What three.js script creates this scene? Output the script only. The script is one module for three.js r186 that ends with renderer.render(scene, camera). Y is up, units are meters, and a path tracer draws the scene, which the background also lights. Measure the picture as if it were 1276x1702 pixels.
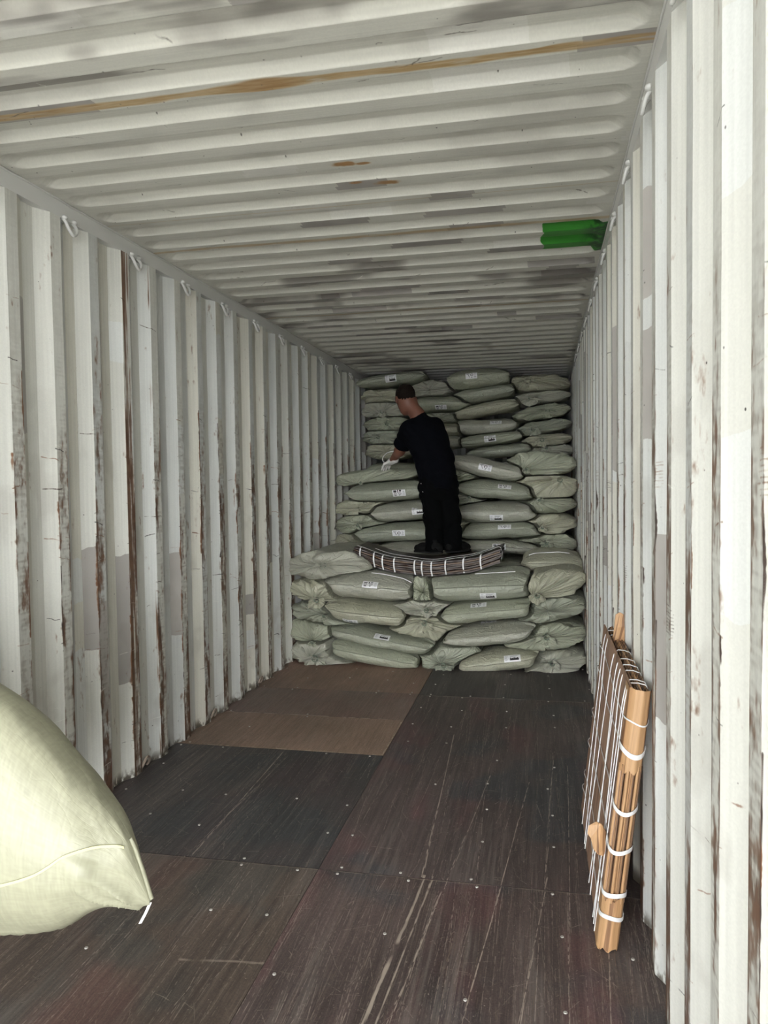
import * as THREE from 'three';
import { mergeGeometries, mergeVertices } from 'three/addons/utils/BufferGeometryUtils.js';
import { MarchingCubes } from 'three/addons/objects/MarchingCubes.js';
import { RoundedBoxGeometry } from 'three/addons/geometries/RoundedBoxGeometry.js';

// ---------------------------------------------------------------- camera, sky, exposure
const scene = new THREE.Scene();
const EYE = new THREE.Vector3(0, 1.4836, 0);
const camera = new THREE.PerspectiveCamera(67.68, 1276 / 1702, 0.05, 200);
{
  const yaw = 0.205316, pitch = 0.040346, roll = -0.013834;
  const fwd = new THREE.Vector3(-Math.sin(yaw) * Math.cos(pitch), -Math.sin(pitch), -Math.cos(yaw) * Math.cos(pitch));
  const right = new THREE.Vector3(Math.cos(yaw), 0, -Math.sin(yaw));
  const up = right.clone().cross(fwd);
  camera.up.copy(up).multiplyScalar(Math.cos(roll)).addScaledVector(right, -Math.sin(roll));
  camera.position.copy(EYE);
  camera.lookAt(EYE.clone().add(fwd));
}
const renderer = new THREE.WebGLRenderer({ antialias: true });
renderer.toneMapping = THREE.LinearToneMapping;
renderer.toneMappingExposure = 11.8;
renderer.shadowMap.enabled = true;
{ // a bright hazy sky, palest towards the horizon
  const w = 64, h = 32, d = new Float32Array(w * h * 4);
  for (let j = 0; j < h; j++) {
    const el = ((j + 0.5) / h - 0.5) * Math.PI, L = 1.5 - 0.7 * Math.max(0, Math.sin(el));
    for (let i = 0; i < w; i++) d.set([0.98 * L, 1.0 * L, 1.0 * L, 1], (j * w + i) * 4);
  }
  const sky = new THREE.DataTexture(d, w, h, THREE.RGBAFormat, THREE.FloatType);
  sky.mapping = THREE.EquirectangularReflectionMapping; sky.magFilter = THREE.LinearFilter; sky.needsUpdate = true;
  scene.background = sky; scene.environment = sky;
}

// ---------------------------------------------------------------- helpers
let _s = 12345;
const seed = (n) => { _s = (n * 2654435761) >>> 0 || 1; };
const rnd = () => { _s ^= _s << 13; _s >>>= 0; _s ^= _s >>> 17; _s ^= _s << 5; _s >>>= 0; return _s / 4294967296; };
const rr = (a, b) => a + (b - a) * rnd();
const clamp = (x, a = 0, b = 1) => x < a ? a : x > b ? b : x;
const sstep = (a, b, x) => { const t = clamp((x - a) / (b - a)); return t * t * (3 - 2 * t); };
const mix = (a, b, t) => a + (b - a) * t;
const TAB = new Float32Array(65536); seed(77); for (let i = 0; i < 65536; i++) TAB[i] = rnd();
function vn(x, y) {
  const xi = Math.floor(x), yi = Math.floor(y); let fx = x - xi, fy = y - yi;
  fx = fx * fx * (3 - 2 * fx); fy = fy * fy * (3 - 2 * fy);
  const a = (yi & 255) << 8, b = ((yi + 1) & 255) << 8, c = xi & 255, d = (xi + 1) & 255;
  const p = TAB[a + c], q = TAB[a + d], r = TAB[b + c], s = TAB[b + d];
  return p + (q - p) * fx + (r - p + (p - q - r + s) * fx) * fy;
}
const fbm = (x, y, o = 4) => { let s = 0, a = 0.5, n = 0; for (let i = 0; i < o; i++) { s += a * vn(x, y); n += a; x = x * 2.03 + 17.3; y = y * 2.03 + 9.1; a *= 0.5; } return s / n; };
const ridge = (x, y) => 1 - Math.abs(2 * vn(x, y) - 1);
const hash = (a, b, c = 0) => TAB[((a * 73856093) ^ (b * 19349663) ^ (c * 83492791)) & 65535];

const names = new Map();
const numbered = (n) => { const k = names.get(n) ?? 0; names.set(n, k + 1); return k ? n + '_' + String(k).padStart(3, '0') : n; };
function shadows(o) { o.traverse((m) => { if (m.isMesh) { m.castShadow = true; m.receiveShadow = true; } }); return o; }
function mesh(name, geo, mat, parent) { const m = new THREE.Mesh(geo, mat); m.name = name; m.castShadow = m.receiveShadow = true; parent.add(m); return m; }
function thing(name, label, category, group, pos = [0, 0, 0]) {
  const g = new THREE.Group(); g.name = numbered(name); g.position.set(...pos); g.userData = { label, category };
  if (group) g.userData.group = group;
  scene.add(g); return g;
}
function structure(name, label, category) { const g = new THREE.Group(); g.name = name; g.userData = { kind: 'structure', label, category }; scene.add(g); return g; }
function gridGeo(nu, nv, f, wrapV = false) { // f(u,v) -> [x,y,z,uu,vv]
  const P = new Float32Array((nu + 1) * (nv + 1) * 3), U = new Float32Array((nu + 1) * (nv + 1) * 2), I = [];
  let k = 0;
  for (let i = 0; i <= nu; i++) for (let j = 0; j <= nv; j++, k++) {
    const r = f(i / nu, j / nv); P[k * 3] = r[0]; P[k * 3 + 1] = r[1]; P[k * 3 + 2] = r[2]; U[k * 2] = r[3] ?? i / nu; U[k * 2 + 1] = r[4] ?? j / nv;
  }
  for (let i = 0; i < nu; i++) for (let j = 0; j < nv; j++) { const a = i * (nv + 1) + j, b = a + 1, c = a + nv + 1, d = c + 1; I.push(a, c, b, b, c, d); }
  const g = new THREE.BufferGeometry();
  g.setAttribute('position', new THREE.BufferAttribute(P, 3)); g.setAttribute('uv', new THREE.BufferAttribute(U, 2)); g.setIndex(I);
  g.computeVertexNormals();
  if (wrapV) { const N = g.attributes.normal; for (let i = 0; i <= nu; i++) { const a = i * (nv + 1), b = a + nv, v = new THREE.Vector3(N.getX(a) + N.getX(b), N.getY(a) + N.getY(b), N.getZ(a) + N.getZ(b)).normalize(); N.setXYZ(a, v.x, v.y, v.z); N.setXYZ(b, v.x, v.y, v.z); } }
  return g;
}
function box(w, h, d, x, y, z) { const g = new THREE.BoxGeometry(w, h, d); g.translate(x, y, z); return g; }
function tube(pts, r, seg, rad = 7, closed = false) { return new THREE.TubeGeometry(new THREE.CatmullRomCurve3(pts.map((p) => new THREE.Vector3(...p)), closed, 'centripetal'), seg ?? pts.length * 6, r, rad, closed); }
function ribbon(pts, wdir, width, th, closed = false) { // flat band swept along pts; wdir(t, tangent) = width direction
  const c = new THREE.CatmullRomCurve3(pts.map((p) => new THREE.Vector3(...p)), closed, 'centripetal'), n = pts.length * 5;
  return gridGeo(n, 4, (u, v) => {
    const p = c.getPoint(u), t = c.getTangent(u), w = wdir(u, t).clone().normalize(), nn = new THREE.Vector3().crossVectors(t, w).normalize();
    const k = Math.round(v * 4) % 4, sx = (k === 0 || k === 3) ? -1 : 1, sy = k < 2 ? -1 : 1;
    p.addScaledVector(w, sx * width / 2).addScaledVector(nn, sy * th / 2); return [p.x, p.y, p.z];
  });
}
class Tex { // a colour picture in sRGB bytes, painted pixel by pixel and with strokes
  constructor(w, h) { this.w = w; this.h = h; this.d = new Uint8Array(w * h * 4).fill(255); }
  fill(f) { const { w, h, d } = this, c = [0, 0, 0]; let k = 0; for (let j = 0; j < h; j++) for (let i = 0; i < w; i++, k += 4) { f((i + 0.5) / w, (j + 0.5) / h, c); d[k] = c[0]; d[k + 1] = c[1]; d[k + 2] = c[2]; } return this; }
  dab(x, y, r, col, al) {
    const { w, h, d } = this, R = Math.ceil(r);
    for (let j = Math.floor(y) - R; j <= y + R; j++) for (let i = Math.floor(x) - R; i <= x + R; i++) {
      if (i < 0 || j < 0 || i >= w || j >= h) continue;
      const a = al * clamp(r + 0.5 - Math.hypot(i + 0.5 - x, j + 0.5 - y)); if (a <= 0) continue;
      const k = (j * w + i) * 4; for (let q = 0; q < 3; q++) d[k + q] += (col[q] - d[k + q]) * a;
    }
  }
  stroke(x0, y0, x1, y1, r, col, al, wob = 0) { // in pixels
    const n = Math.max(2, Math.ceil(Math.hypot(x1 - x0, y1 - y0) / Math.max(0.7, r))), o = rnd() * 100;
    for (let i = 0; i <= n; i++) { const t = i / n, b = wob * (vn(o + t * 3, o) - 0.5), dx = x1 - x0, dy = y1 - y0, l = Math.hypot(dx, dy) || 1; this.dab(mix(x0, x1, t) - dy / l * b, mix(y0, y1, t) + dx / l * b, r * (0.6 + 0.8 * vn(o + t * 20, 3)), col, al * clamp(2.2 * vn(o + t * n * 0.08, 7) - 0.3)); }
  }
  tex(srgb = true) { const t = new THREE.DataTexture(this.d, this.w, this.h, THREE.RGBAFormat); if (srgb) t.colorSpace = THREE.SRGBColorSpace; t.magFilter = THREE.LinearFilter; t.minFilter = THREE.LinearMipmapLinearFilter; t.generateMipmaps = true; t.wrapS = t.wrapT = THREE.RepeatWrapping; t.anisotropy = 8; t.needsUpdate = true; return t; }
}

// ---------------------------------------------------------------- the container
const XL = -2.034, XR = 0.32, H = 2.717, Z0 = -1.16, Z1 = -12.9, RAIL = 0.075, PITCH = 0.278, DEP = 0.036;
const LEFT0 = -2.925, RIGHT0 = -1.506; // where one proud face of the corrugation begins
const MIDX = (XL + XR) / 2;
const paintMat = (map, rough = 0.5) => new THREE.MeshStandardMaterial({ map, roughness: rough, metalness: 0 });
const plainPaint = new THREE.MeshStandardMaterial({ color: new THREE.Color().setRGB(0.70, 0.70, 0.675), roughness: 0.5 });

function wallTexture(W, Hh, za, zb, z0, side) {
  const T = new Tex(W, Hh), len = za - zb;
  // patches of greyer or fresher paint, each on one face of one rib
  const patch = new Map(); seed(side === 'L' ? 501 : 907);
  for (let n = -10; n < 60; n++) for (let f = 0; f < 4; f++) {
    const list = [], cnt = rnd() < (side === 'R' ? 0.6 : 0.36) ? 1 + Math.floor(rnd() * 2) : 0;
    for (let i = 0; i < 2; i++) { const y0 = rr(0, 2.1), y1 = y0 + rr(0.12, 0.75), tone = rr(0, 1), w = rnd(); if (i < cnt) list.push([y0, y1, tone, w]); }
    patch.set(n * 4 + f, list);
  }
  T.fill((u, v, c) => {
    const z = za - u * len, y = v * H, q = (z0 - z) / PITCH, n = Math.floor(q), p = (q - n) * PITCH;
    const f = p < 0.07 ? 0 : p < 0.138 ? 1 : p < 0.21 ? 2 : 3;
    const yw = y + 0.02 * (vn(z * 30, y * 4) - 0.5);
    let t = 1 + 0.05 * (fbm(z * 3 + 5, y * 1.3, 3) - 0.5) + 0.05 * (vn(z * 160, y * 3) - 0.5) + 0.03 * (vn(z * 300, y * 300) - 0.5) + 0.05 * (hash(n + 40, f, 3) - 0.5);
    let R = 221 * t, G = 221 * t, B = 214 * t;
    const tint = hash(n + 40, f, 9); if (tint > 0.72) { B += 4; R -= 2; } else if (tint < 0.25) { R += 2; B -= 4; }
    for (const [a, b, tone, w] of patch.get(n * 4 + f) ?? []) if (yw > a && yw < b) {
      if (tone < 0.6) { const k = 0.78 + 0.1 * w + 0.05 * (fbm(z * 9, y * 9, 2) - 0.5); R = 214 * k; G = 209 * k; B = 203 * k; } else { R = 226 * t; G = 228 * t; B = 225 * t; }
    }
    // rust and bare wear: the proud face and its edges, knee to chest height
    const e = Math.min(Math.abs(p), Math.abs(PITCH - p), Math.abs(p - 0.07)), edge = Math.exp(-e / 0.006);
    const zone = sstep(2.25, 1.35, y) * 0.75 + 0.25 * sstep(0.5, 0.1, y), proud = f === 0 ? 1 : 0;
    const n1 = fbm(z * 26 + n * 3.1, y * 4.4 + n * 7.7, 5), n2 = fbm(z * 60, y * 30, 4), n3 = vn(z * 25, y * 120);
    const wear = (side === 'L' ? 1 : 0.9);
    let rust = sstep(0.52, 0.72, n1 * 0.62 + n2 * 0.38 + 0.19 * edge * zone + (proud * 0.24 * zone - 0.2) * 1 + 0.045) * wear;
    let dirt = proud * sstep(0.36, 0.66, n1 * 0.5 + n3 * 0.2 + n2 * 0.3) * (0.1 + 0.7 * zone) * wear;
    if (!proud) dirt += 0.2 * sstep(0.6, 0.75, fbm(z * 8 + 31, y * 5, 4)) * zone;
    R = mix(R, 118, dirt * 0.75); G = mix(G, 110, dirt * 0.75); B = mix(B, 101, dirt * 0.75);
    const dk = n2 > 0.55 ? 1 : 0.8;
    R = mix(R, 108 * dk, rust * 0.9); G = mix(G, 76 * dk, rust * 0.9); B = mix(B, 58 * dk, rust * 0.9);
    if (side === 'L' && n === 2) { // the one rib on the left that has rusted from rail to floor
      const r2 = 0.85 * sstep(0.5, 0.68, fbm(z * 90, y * 4 + 5, 4) + 0.25 * Math.exp(-Math.abs(p - 0.012) / 0.014) - 0.1 * sstep(0.04, 0.08, p)) * (p < 0.09 || p > PITCH - 0.012 ? 1 : 0); R = mix(R, mix(120, 84, n2), r2); G = mix(G, mix(84, 58, n2), r2); B = mix(B, mix(58, 44, n2), r2);
    }
    // grime along the foot of the wall
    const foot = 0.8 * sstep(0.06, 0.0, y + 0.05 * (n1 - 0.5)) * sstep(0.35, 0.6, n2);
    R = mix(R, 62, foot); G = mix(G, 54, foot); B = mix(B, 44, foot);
    c[0] = clamp(R, 0, 255); c[1] = clamp(G, 0, 255); c[2] = clamp(B, 0, 255);
  });
  const X = (z) => (za - z) / len * W, Y = (y) => y / H * Hh, pm = Hh / H;
  seed(side === 'L' ? 3 : 8);
  const cols = [[70, 60, 52], [120, 84, 64], [238, 238, 232], [48, 46, 44], [150, 120, 104]];
  for (let n = Math.floor((z0 - za) / PITCH) - 1; z0 - n * PITCH > zb; n++) {
    const zs = z0 - n * PITCH;
    for (let i = 0; i < (side === 'L' ? 15 : 9); i++) { // scrapes across the proud face and its neighbours
      const y = rr(0.1, 1.9) * (rnd() < 0.8 ? 1 : 1.3), on = rnd(), a = zs + (on < 0.7 ? 0.006 : 0.06), b = a - rr(0.03, on < 0.7 ? 0.075 : 0.12);
      T.stroke(X(a), Y(y), X(b), Y(y + rr(-0.02, 0.015)), Math.max(0.5, rr(0.0006, 0.0022) * pm), cols[Math.floor(rnd() * 5)], rr(0.2, 0.65), 4);
    }
    for (let i = 0; i < 2; i++) if (rnd() < 0.3 && side === 'R') { // bundles of faint parallel scrapes
      const y = rr(0.25, 2.0), a = zs + rr(0.0, 0.06), L = rr(0.05, 0.1), col = cols[Math.floor(rnd() * 5)];
      for (let k = 0; k < 9; k++) T.stroke(X(a), Y(y + k * 0.009), X(a - L * rr(0.7, 1)), Y(y + k * 0.009 - 0.003), Math.max(0.5, 0.0012 * pm), col, rr(0.12, 0.4), 1);
    }
    for (let i = 0; i < 4; i++) { const y = rr(0.1, 1.7), len2 = rr(0.08, 0.4), zz = zs - (rnd() < 0.5 ? 0 : 0.07); T.stroke(X(zz), Y(y), X(zz), Y(y + len2), rr(0.0015, 0.005) * pm, rnd() < 0.6 ? [118, 80, 56] : [66, 54, 48], 0.8, 5); }
    for (let i = 0; i < 9; i++) T.dab(X(zs + rr(0, 0.2)), Y(rr(0.1, 2.5)), rr(0.001, 0.003) * pm, [52, 48, 46], rr(0.4, 0.9));
  }
  return T;
}
function wallSheet(za, zb, side, map, parent) {
  const z0 = side === 'L' ? LEFT0 : RIGHT0, xs = side === 'L' ? XL : XR, sg = side === 'L' ? -1 : 1, geos = [];
  const brk = [];
  for (let n = Math.floor((z0 - za) / PITCH) - 1; z0 - n * PITCH > zb - PITCH; n++) for (const [o, d] of [[0, 0], [0.07, 0], [0.138, 1], [0.21, 1]]) brk.push([z0 - n * PITCH - o, d]);
  const dAt = (z) => { for (let i = 0; i < brk.length - 1; i++) if (z <= brk[i][0] + 1e-9 && z >= brk[i + 1][0] - 1e-9) { const t = (brk[i][0] - z) / (brk[i][0] - brk[i + 1][0]); return mix(brk[i][1], brk[i + 1][1], t); } return 0; };
  const zsn = [za, ...brk.map((b) => b[0]).filter((z) => z < za - 1e-6 && z > zb + 1e-6), zb], top = H - RAIL + 0.003;
  for (let i = 0; i < zsn.length - 1; i++) {
    const a = zsn[i], b = zsn[i + 1], da = dAt(a) * DEP, db = dAt(b) * DEP;
    const g = gridGeo(1, 14, (u, v) => {
      const z = mix(a, b, u), y = v * top, w = 0.004 * (fbm(z * 4 + 3, y * 2.2 + (side === 'L' ? 0 : 50), 2) - 0.5) * sstep(0, 0.2, v) * sstep(1, 0.9, v);
      return [xs + sg * (mix(da, db, u) + Math.abs(w)), y, z + w, (za - z) / (za - zb), y / H];
    });
    geos.push(g);
  }
  const outer = box(0.012, H + 0.1, za - zb, xs + sg * (DEP + 0.022), H / 2, (za + zb) / 2); geos.push(outer);
  geos.forEach((g) => { g.userData = {}; });
  return mesh('corrugated_sheet', mergeGeometries(geos.map((g) => g.index ? g.toNonIndexed() : g)), paintMat(map), parent);
}
const wallL = structure('wall_left', 'corrugated left wall of the container, off-white paint with rust and scrapes', 'wall');
const wallR = structure('wall_right', 'corrugated right wall of the container, off-white paint with grey patches', 'wall');
{
  const spans = { L: [[Z0, -2.6, 512, 512], [-2.6, -5.4, 1536, 1536], [-5.4, -9.2, 1024, 1024]], R: [[Z0, -2.3, 1280, 2048], [-2.3, -4.6, 1280, 1536], [-4.6, -9.2, 1024, 1024]] };
  for (const side of ['L', 'R']) {
    const wall = side === 'L' ? wallL : wallR;
    for (const [a, b, w, h] of spans[side]) wallSheet(a, b, side, wallTexture(w, h, a, b, side === 'L' ? LEFT0 : RIGHT0, side).tex(), wall);
    const s = wallSheet(-9.2, Z1 - 0.07, side, null, wall); s.material = plainPaint;
    // top rail, with the weld bead under the roof edge
    const xs = side === 'L' ? XL : XR, sg = side === 'L' ? -1 : 1;
    mesh('top_rail', box(0.06, RAIL, Z0 - Z1, xs + sg * 0.03, H - RAIL / 2, (Z0 + Z1) / 2), plainPaint, wall);
    seed(5); const wp = []; for (let i = 0; i <= 90; i++) wp.push([xs - sg * 0.002, H - 0.004 + rr(-0.002, 0.002), mix(Z0, -9, i / 90)]);
    mesh('weld_bead', tube(wp, 0.005, 180, 5), plainPaint, wall);
    mesh('bottom_rail', box(0.05, 0.16, Z0 - Z1, xs + sg * 0.075, -0.08, (Z0 + Z1) / 2), plainPaint, wall);
    // bent-rod lashing rings under the rail and, on the left, at the floor
    const ringGeo = tube([[0.002, 0, -0.034], [-0.012, -0.018, -0.036], [-0.021, -0.046, -0.027], [-0.024, -0.064, 0], [-0.021, -0.046, 0.027], [-0.012, -0.018, 0.036], [0.002, 0, 0.034]], 0.0078, 28, 8);
    const ringMat = new THREE.MeshStandardMaterial({ color: new THREE.Color().setRGB(0.66, 0.66, 0.64), roughness: 0.35 });
    const zr = side === 'L' ? -3.06 : -1.93;
    for (let i = side === 'L' ? -1 : -1; i < 11; i++) {
      const m = mesh('lashing_ring', ringGeo, ringMat, wall); m.position.set(xs + sg * 0.004, H - RAIL + 0.004, zr - i * 0.556); if (side === 'R') m.scale.set(0.9, 0.85, 0.8); if (side === 'L') m.rotation.y = Math.PI;
      for (const e of [-0.034, 0.034]) { const k = mesh('ring_weld', WELD(), ringMat, wall); k.position.set(xs - sg * 0.002, H - RAIL + 0.008, zr - i * 0.556 + e); }
    }
    if (side === 'L') for (const z of [-2.78, -3.59, -4.43, -5.24]) { const m = mesh('floor_lashing_ring', ringGeo, rustyRing(), wall); m.position.set(xs - 0.012, 0.012, z); m.rotation.set(0, Math.PI, 0); m.scale.set(0.9, -0.85, 0.9); }
  }
}
function WELD() { if (!WELD.g) { WELD.g = new THREE.SphereGeometry(0.014, 10, 8); WELD.g.scale(1, 0.8, 1.1); } return WELD.g; }
function rustyRing() { return rustyRing.m ??= new THREE.MeshStandardMaterial({ color: new THREE.Color().setRGB(0.30, 0.24, 0.20), roughness: 0.6 }); }

// roof of pressed panels: raised beads across the width, rounded at both ends
const BP = 0.2125, BEAD0 = -2.400, BHW = 0.067, BDEP = 0.03, BXA = XL + 0.098, BXB = XR - 0.098;
function roofY(x, z) {
  const k = Math.round((BEAD0 - z) / BP), zc = BEAD0 - k * BP, dx = x < BXA ? BXA - x : x > BXB ? x - BXB : 0;
  const sd = BHW - Math.hypot(dx, z - zc);
  const t = clamp(sd / 0.030); return BDEP * (0.85 * t + 0.15 * t * t * (3 - 2 * t));
}
function roofTexture(W, Hh, za, zb) {
  const T = new Tex(W, Hh), len = za - zb;
  const pats = []; seed(4242);
  for (let k = -7; k < 34; k++) { // rectangles of touched-up paint on the flats and in the beads
    const m = Math.floor(rr(0, 5)); for (let i = 0; i < 5; i++) { const x = rr(XL, XR), w = rr(0.12, 0.5), bead = rnd() < 0.25, t = rnd(); if (i < m) pats.push([k, bead, x, x + w, t]); }
  }
  const byK = new Map(); for (const p of pats) { const key = p[0] * 2 + (p[1] ? 1 : 0); if (!byK.has(key)) byK.set(key, []); byK.get(key).push(p); }
  T.fill((u, v, c) => {
    const x = XL + u * (XR - XL), z = za - v * len, k = Math.round((BEAD0 - z) / BP), off = z - (BEAD0 - k * BP), bead = Math.abs(off) < BHW;
    const kk = bead ? k : (off < 0 ? k : k - 1);
    let t = 1 + 0.05 * (fbm(x * 2, z * 2, 3) - 0.5) + 0.045 * (vn(x * 4, z * 170) - 0.5) + 0.03 * (vn(x * 280, z * 280) - 0.5);
    let R = 219 * t, G = 218 * t, B = 209 * t;
    for (const p of byK.get(kk * 2 + (bead ? 1 : 0)) ?? []) if (x + 0.08 * (off) > p[2] && x + 0.08 * off < p[3]) { if (p[4] < 0.6) { const g = 0.80 + 0.14 * p[4] + 0.1 * (fbm(x * 12, z * 12, 2) - 0.5); R = 208 * g; G = 203 * g; B = 198 * g; } else { R = 227 * t; G = 226 * t; B = 219 * t; } }
    // smears of dark grime deep in the container and at the door
    const gr = sstep(0.56, 0.74, fbm(x * 2.1 + 40, z * 5 + 11, 4)) * (z < -4.3 || z > -2.2 ? 0.55 : 0.12);
    R = mix(R, 96, gr); G = mix(G, 90, gr); B = mix(B, 86, gr);
    // rusty weld seams on three flats
    for (const [zs, wd, st] of [[-2.3, 0.030, 1], [-3.36, 0.006, 0.35], [-3.80, 0.026, 0.7], [-5.50, 0.022, 0.6], [-7.2, 0.02, 0.4]]) {
      const d = Math.abs(z - zs + 0.012 * (vn(x * 3 + zs, 2) - 0.5)); if (d > 0.08) continue;
      const blob = zs === -2.3 ? Math.exp(-(((x + 0.84) / 0.10) ** 2)) : 0, w = wd * (0.35 + 0.9 * fbm(x * 5 + zs * 9, z * 8, 3)) + 0.018 * blob;
      const r = sstep(w, w * 0.55, d) * st * sstep(0.3, 0.62, fbm(x * 9, z * 50, 4) + 0.24 + 0.4 * blob), n = fbm(x * 14, z * 120, 3);
      R = mix(R, mix(214, 160, n + 0.3 * blob), r * 0.85); G = mix(G, mix(190, 122, n + 0.35 * blob), r * 0.85); B = mix(B, mix(150, 68, n + 0.3 * blob), r * 0.85);
    }
    // a few separate rust blooms
    for (const [bx, bz, br] of [[-0.75, -2.93, 0.05], [-0.68, -2.94, 0.03], [-0.75, -3.12, 0.03], [-0.62, -3.15, 0.05]]) { const d = Math.hypot(x - bx, (z - bz) * 2.6) / br; if (d < 1.4) { const r = sstep(1.3, 0.6, d + 0.7 * (fbm(x * 40, z * 40, 2) - 0.5)); R = mix(R, 172, r); G = mix(G, 132, r); B = mix(B, 88, r); } }
    // green paint brushed over two beads at the right edge
    if (z < -3.86 && z > -4.36) { const jx = x - 0.004 + 0.02 * (vn(z * 40, 5) - 0.5), za2 = -3.875 - 0.0 * x + 0.012 * (vn(x * 25, 1) - 0.5), zb2 = -4.29 - 0.05 * sstep(0.2, 0.3, x) + 0.014 * (vn(x * 25, 9) - 0.5); if (jx > 0 && z < za2 && z > zb2) { const n = fbm(x * 5, z * 60, 3), d = sstep(0.18, 0.28, x) * sstep(0.35, 0.6, fbm(x * 30, z * 30, 3)); R = mix(mix(44, 66, n), 28, d); G = mix(mix(126, 156, n), 76, d); B = mix(mix(34, 56, n), 30, d); } }
    c[0] = clamp(R, 0, 255); c[1] = clamp(G, 0, 255); c[2] = clamp(B, 0, 255);
  });
  seed(91); const X = (x) => (x - XL) / (XR - XL) * W, Y = (z) => (za - z) / len * Hh;
  for (let i = 0; i < 90; i++) { const x = rr(XL, XR), z = rr(zb, za); T.dab(X(x), Y(z), rr(0.001, 0.003) * W / 2.35, [60, 56, 52], rr(0.4, 0.9)); }
  for (let i = 0; i < 70; i++) { const x = rr(XL, XR), z = rr(zb, za); T.stroke(X(x), Y(z), X(x + rr(-0.15, 0.15)), Y(z + rr(-0.03, 0.03)), 0.8, rnd() < 0.6 ? [92, 86, 80] : [235, 233, 226], rr(0.2, 0.6), 6); }
  return T;
}
const ceiling = structure('ceiling', 'steel roof of pressed white panels with raised beads, rusty seams and a green patch', 'ceiling');
function roofPanel(za, zb, mat) {
  const xs = [XL]; for (let i = 0; i <= 22; i++) xs.push(XL + 0.03 + i * 0.009); for (let i = 1; i < 14; i++) xs.push(mix(XL + 0.24, XR - 0.24, i / 14)); for (let i = 0; i <= 22; i++) xs.push(XR - 0.03 - (22 - i) * 0.009); xs.push(XR);
  const zs = [za]; for (let k = Math.floor((BEAD0 - za) / BP) - 1; BEAD0 - k * BP > zb - 0.2; k++) for (const o of [0.0695, 0.067, 0.0645, 0.057, 0.049, 0.0395, 0.037, 0.0345, 0.0, -0.0345, -0.037, -0.0395, -0.049, -0.057, -0.0645, -0.067, -0.0695]) { const z = BEAD0 - k * BP + o; if (z < za - 1e-4 && z > zb + 1e-4) zs.push(z); } zs.push(zb);
  const g = gridGeo(zs.length - 1, xs.length - 1, (u, v) => { const z = zs[Math.round(u * (zs.length - 1))], x = xs[Math.round(v * (xs.length - 1))]; return [x, H + roofY(x, z) + 0.003 * (fbm(x * 2, z * 2, 2) - 0.5) * sstep(0, 0.1, v) * sstep(1, 0.9, v), z, (x - XL) / (XR - XL), (za - z) / (za - zb)]; });
  const back = box(XR - XL + 0.12, 0.012, za - zb, MIDX, H + 0.05, (za + zb) / 2);
  mesh('roof_panel', mergeGeometries([g.toNonIndexed(), back.toNonIndexed()]), mat, ceiling);
}
{
  const cuts = [Z0, -2.3, -3.79, -5.49, -8.6], dims = [[1024, 512], [2048, 1024], [1536, 1024], [1024, 1024]];
  for (let i = 0; i < 4; i++) roofPanel(cuts[i], cuts[i + 1], paintMat(roofTexture(dims[i][0], dims[i][1], cuts[i], cuts[i + 1]).tex()));
  roofPanel(-8.6, Z1 - 0.07, plainPaint);
}
// far end, door frame and what lies outside the open doors
const wallB = structure('wall_back', 'corrugated end wall of the container behind the sacks', 'wall');
{
  const geos = []; let x = XL; const st = [[0.07, 0], [0.068, 1], [0.07, 1], [0.068, 0]]; let d = 0, i = 0;
  while (x < XR) { const [w, t] = st[i++ % 4], x1 = Math.min(XR, x + w); const a = d, b = t; geos.push(gridGeo(1, 1, (u, v) => [mix(x, x1, u), v * H, Z1 - 0.036 * mix(a, b, u)])); x = x1; d = t; }
  geos.push(box(XR - XL + 0.3, H + 0.3, 0.04, MIDX, H / 2, Z1 - 0.06));
  mesh('corrugated_sheet', mergeGeometries(geos.map((g) => g.index ? g.toNonIndexed() : g)), plainPaint, wallB);
}
const frame = structure('trim_1', 'steel door frame of the container around the open end', 'frame');
mesh('corner_post', box(0.10, H + 0.12, 0.12, XL - 0.052, H / 2, Z0 + 0.06), plainPaint, frame);
mesh('corner_post', box(0.10, H + 0.12, 0.12, XR + 0.052, H / 2, Z0 + 0.06), plainPaint, frame);
mesh('door_header', box(XR - XL + 0.2, 0.11, 0.12, MIDX, H + 0.055, Z0 + 0.06), plainPaint, frame);
mesh('door_sill', box(XR - XL + 0.2, 0.12, 0.12, MIDX, -0.061, Z0 + 0.06), new THREE.MeshStandardMaterial({ color: 0x5a5654, roughness: 0.6, metalness: 0.4 }), frame);

const concreteMap = (() => { const T = new Tex(512, 512); T.fill((u, v, c) => { const n = fbm(u * 16, v * 16, 5), g = 178 + 36 * (n - 0.5) + 20 * (vn(u * 200, v * 200) - 0.5); c[0] = g; c[1] = g - 2; c[2] = g - 7; }); const t = T.tex(); t.repeat.set(8, 8); return t; })();
const dock = structure('dock_floor', 'concrete loading dock outside the open container doors', 'ground');
mesh('concrete_slab', box(24, 1.2, 16, MIDX, -0.63, Z0 + 0.14 + 8), new THREE.MeshStandardMaterial({ map: concreteMap, roughness: 0.9 }), dock);
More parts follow.
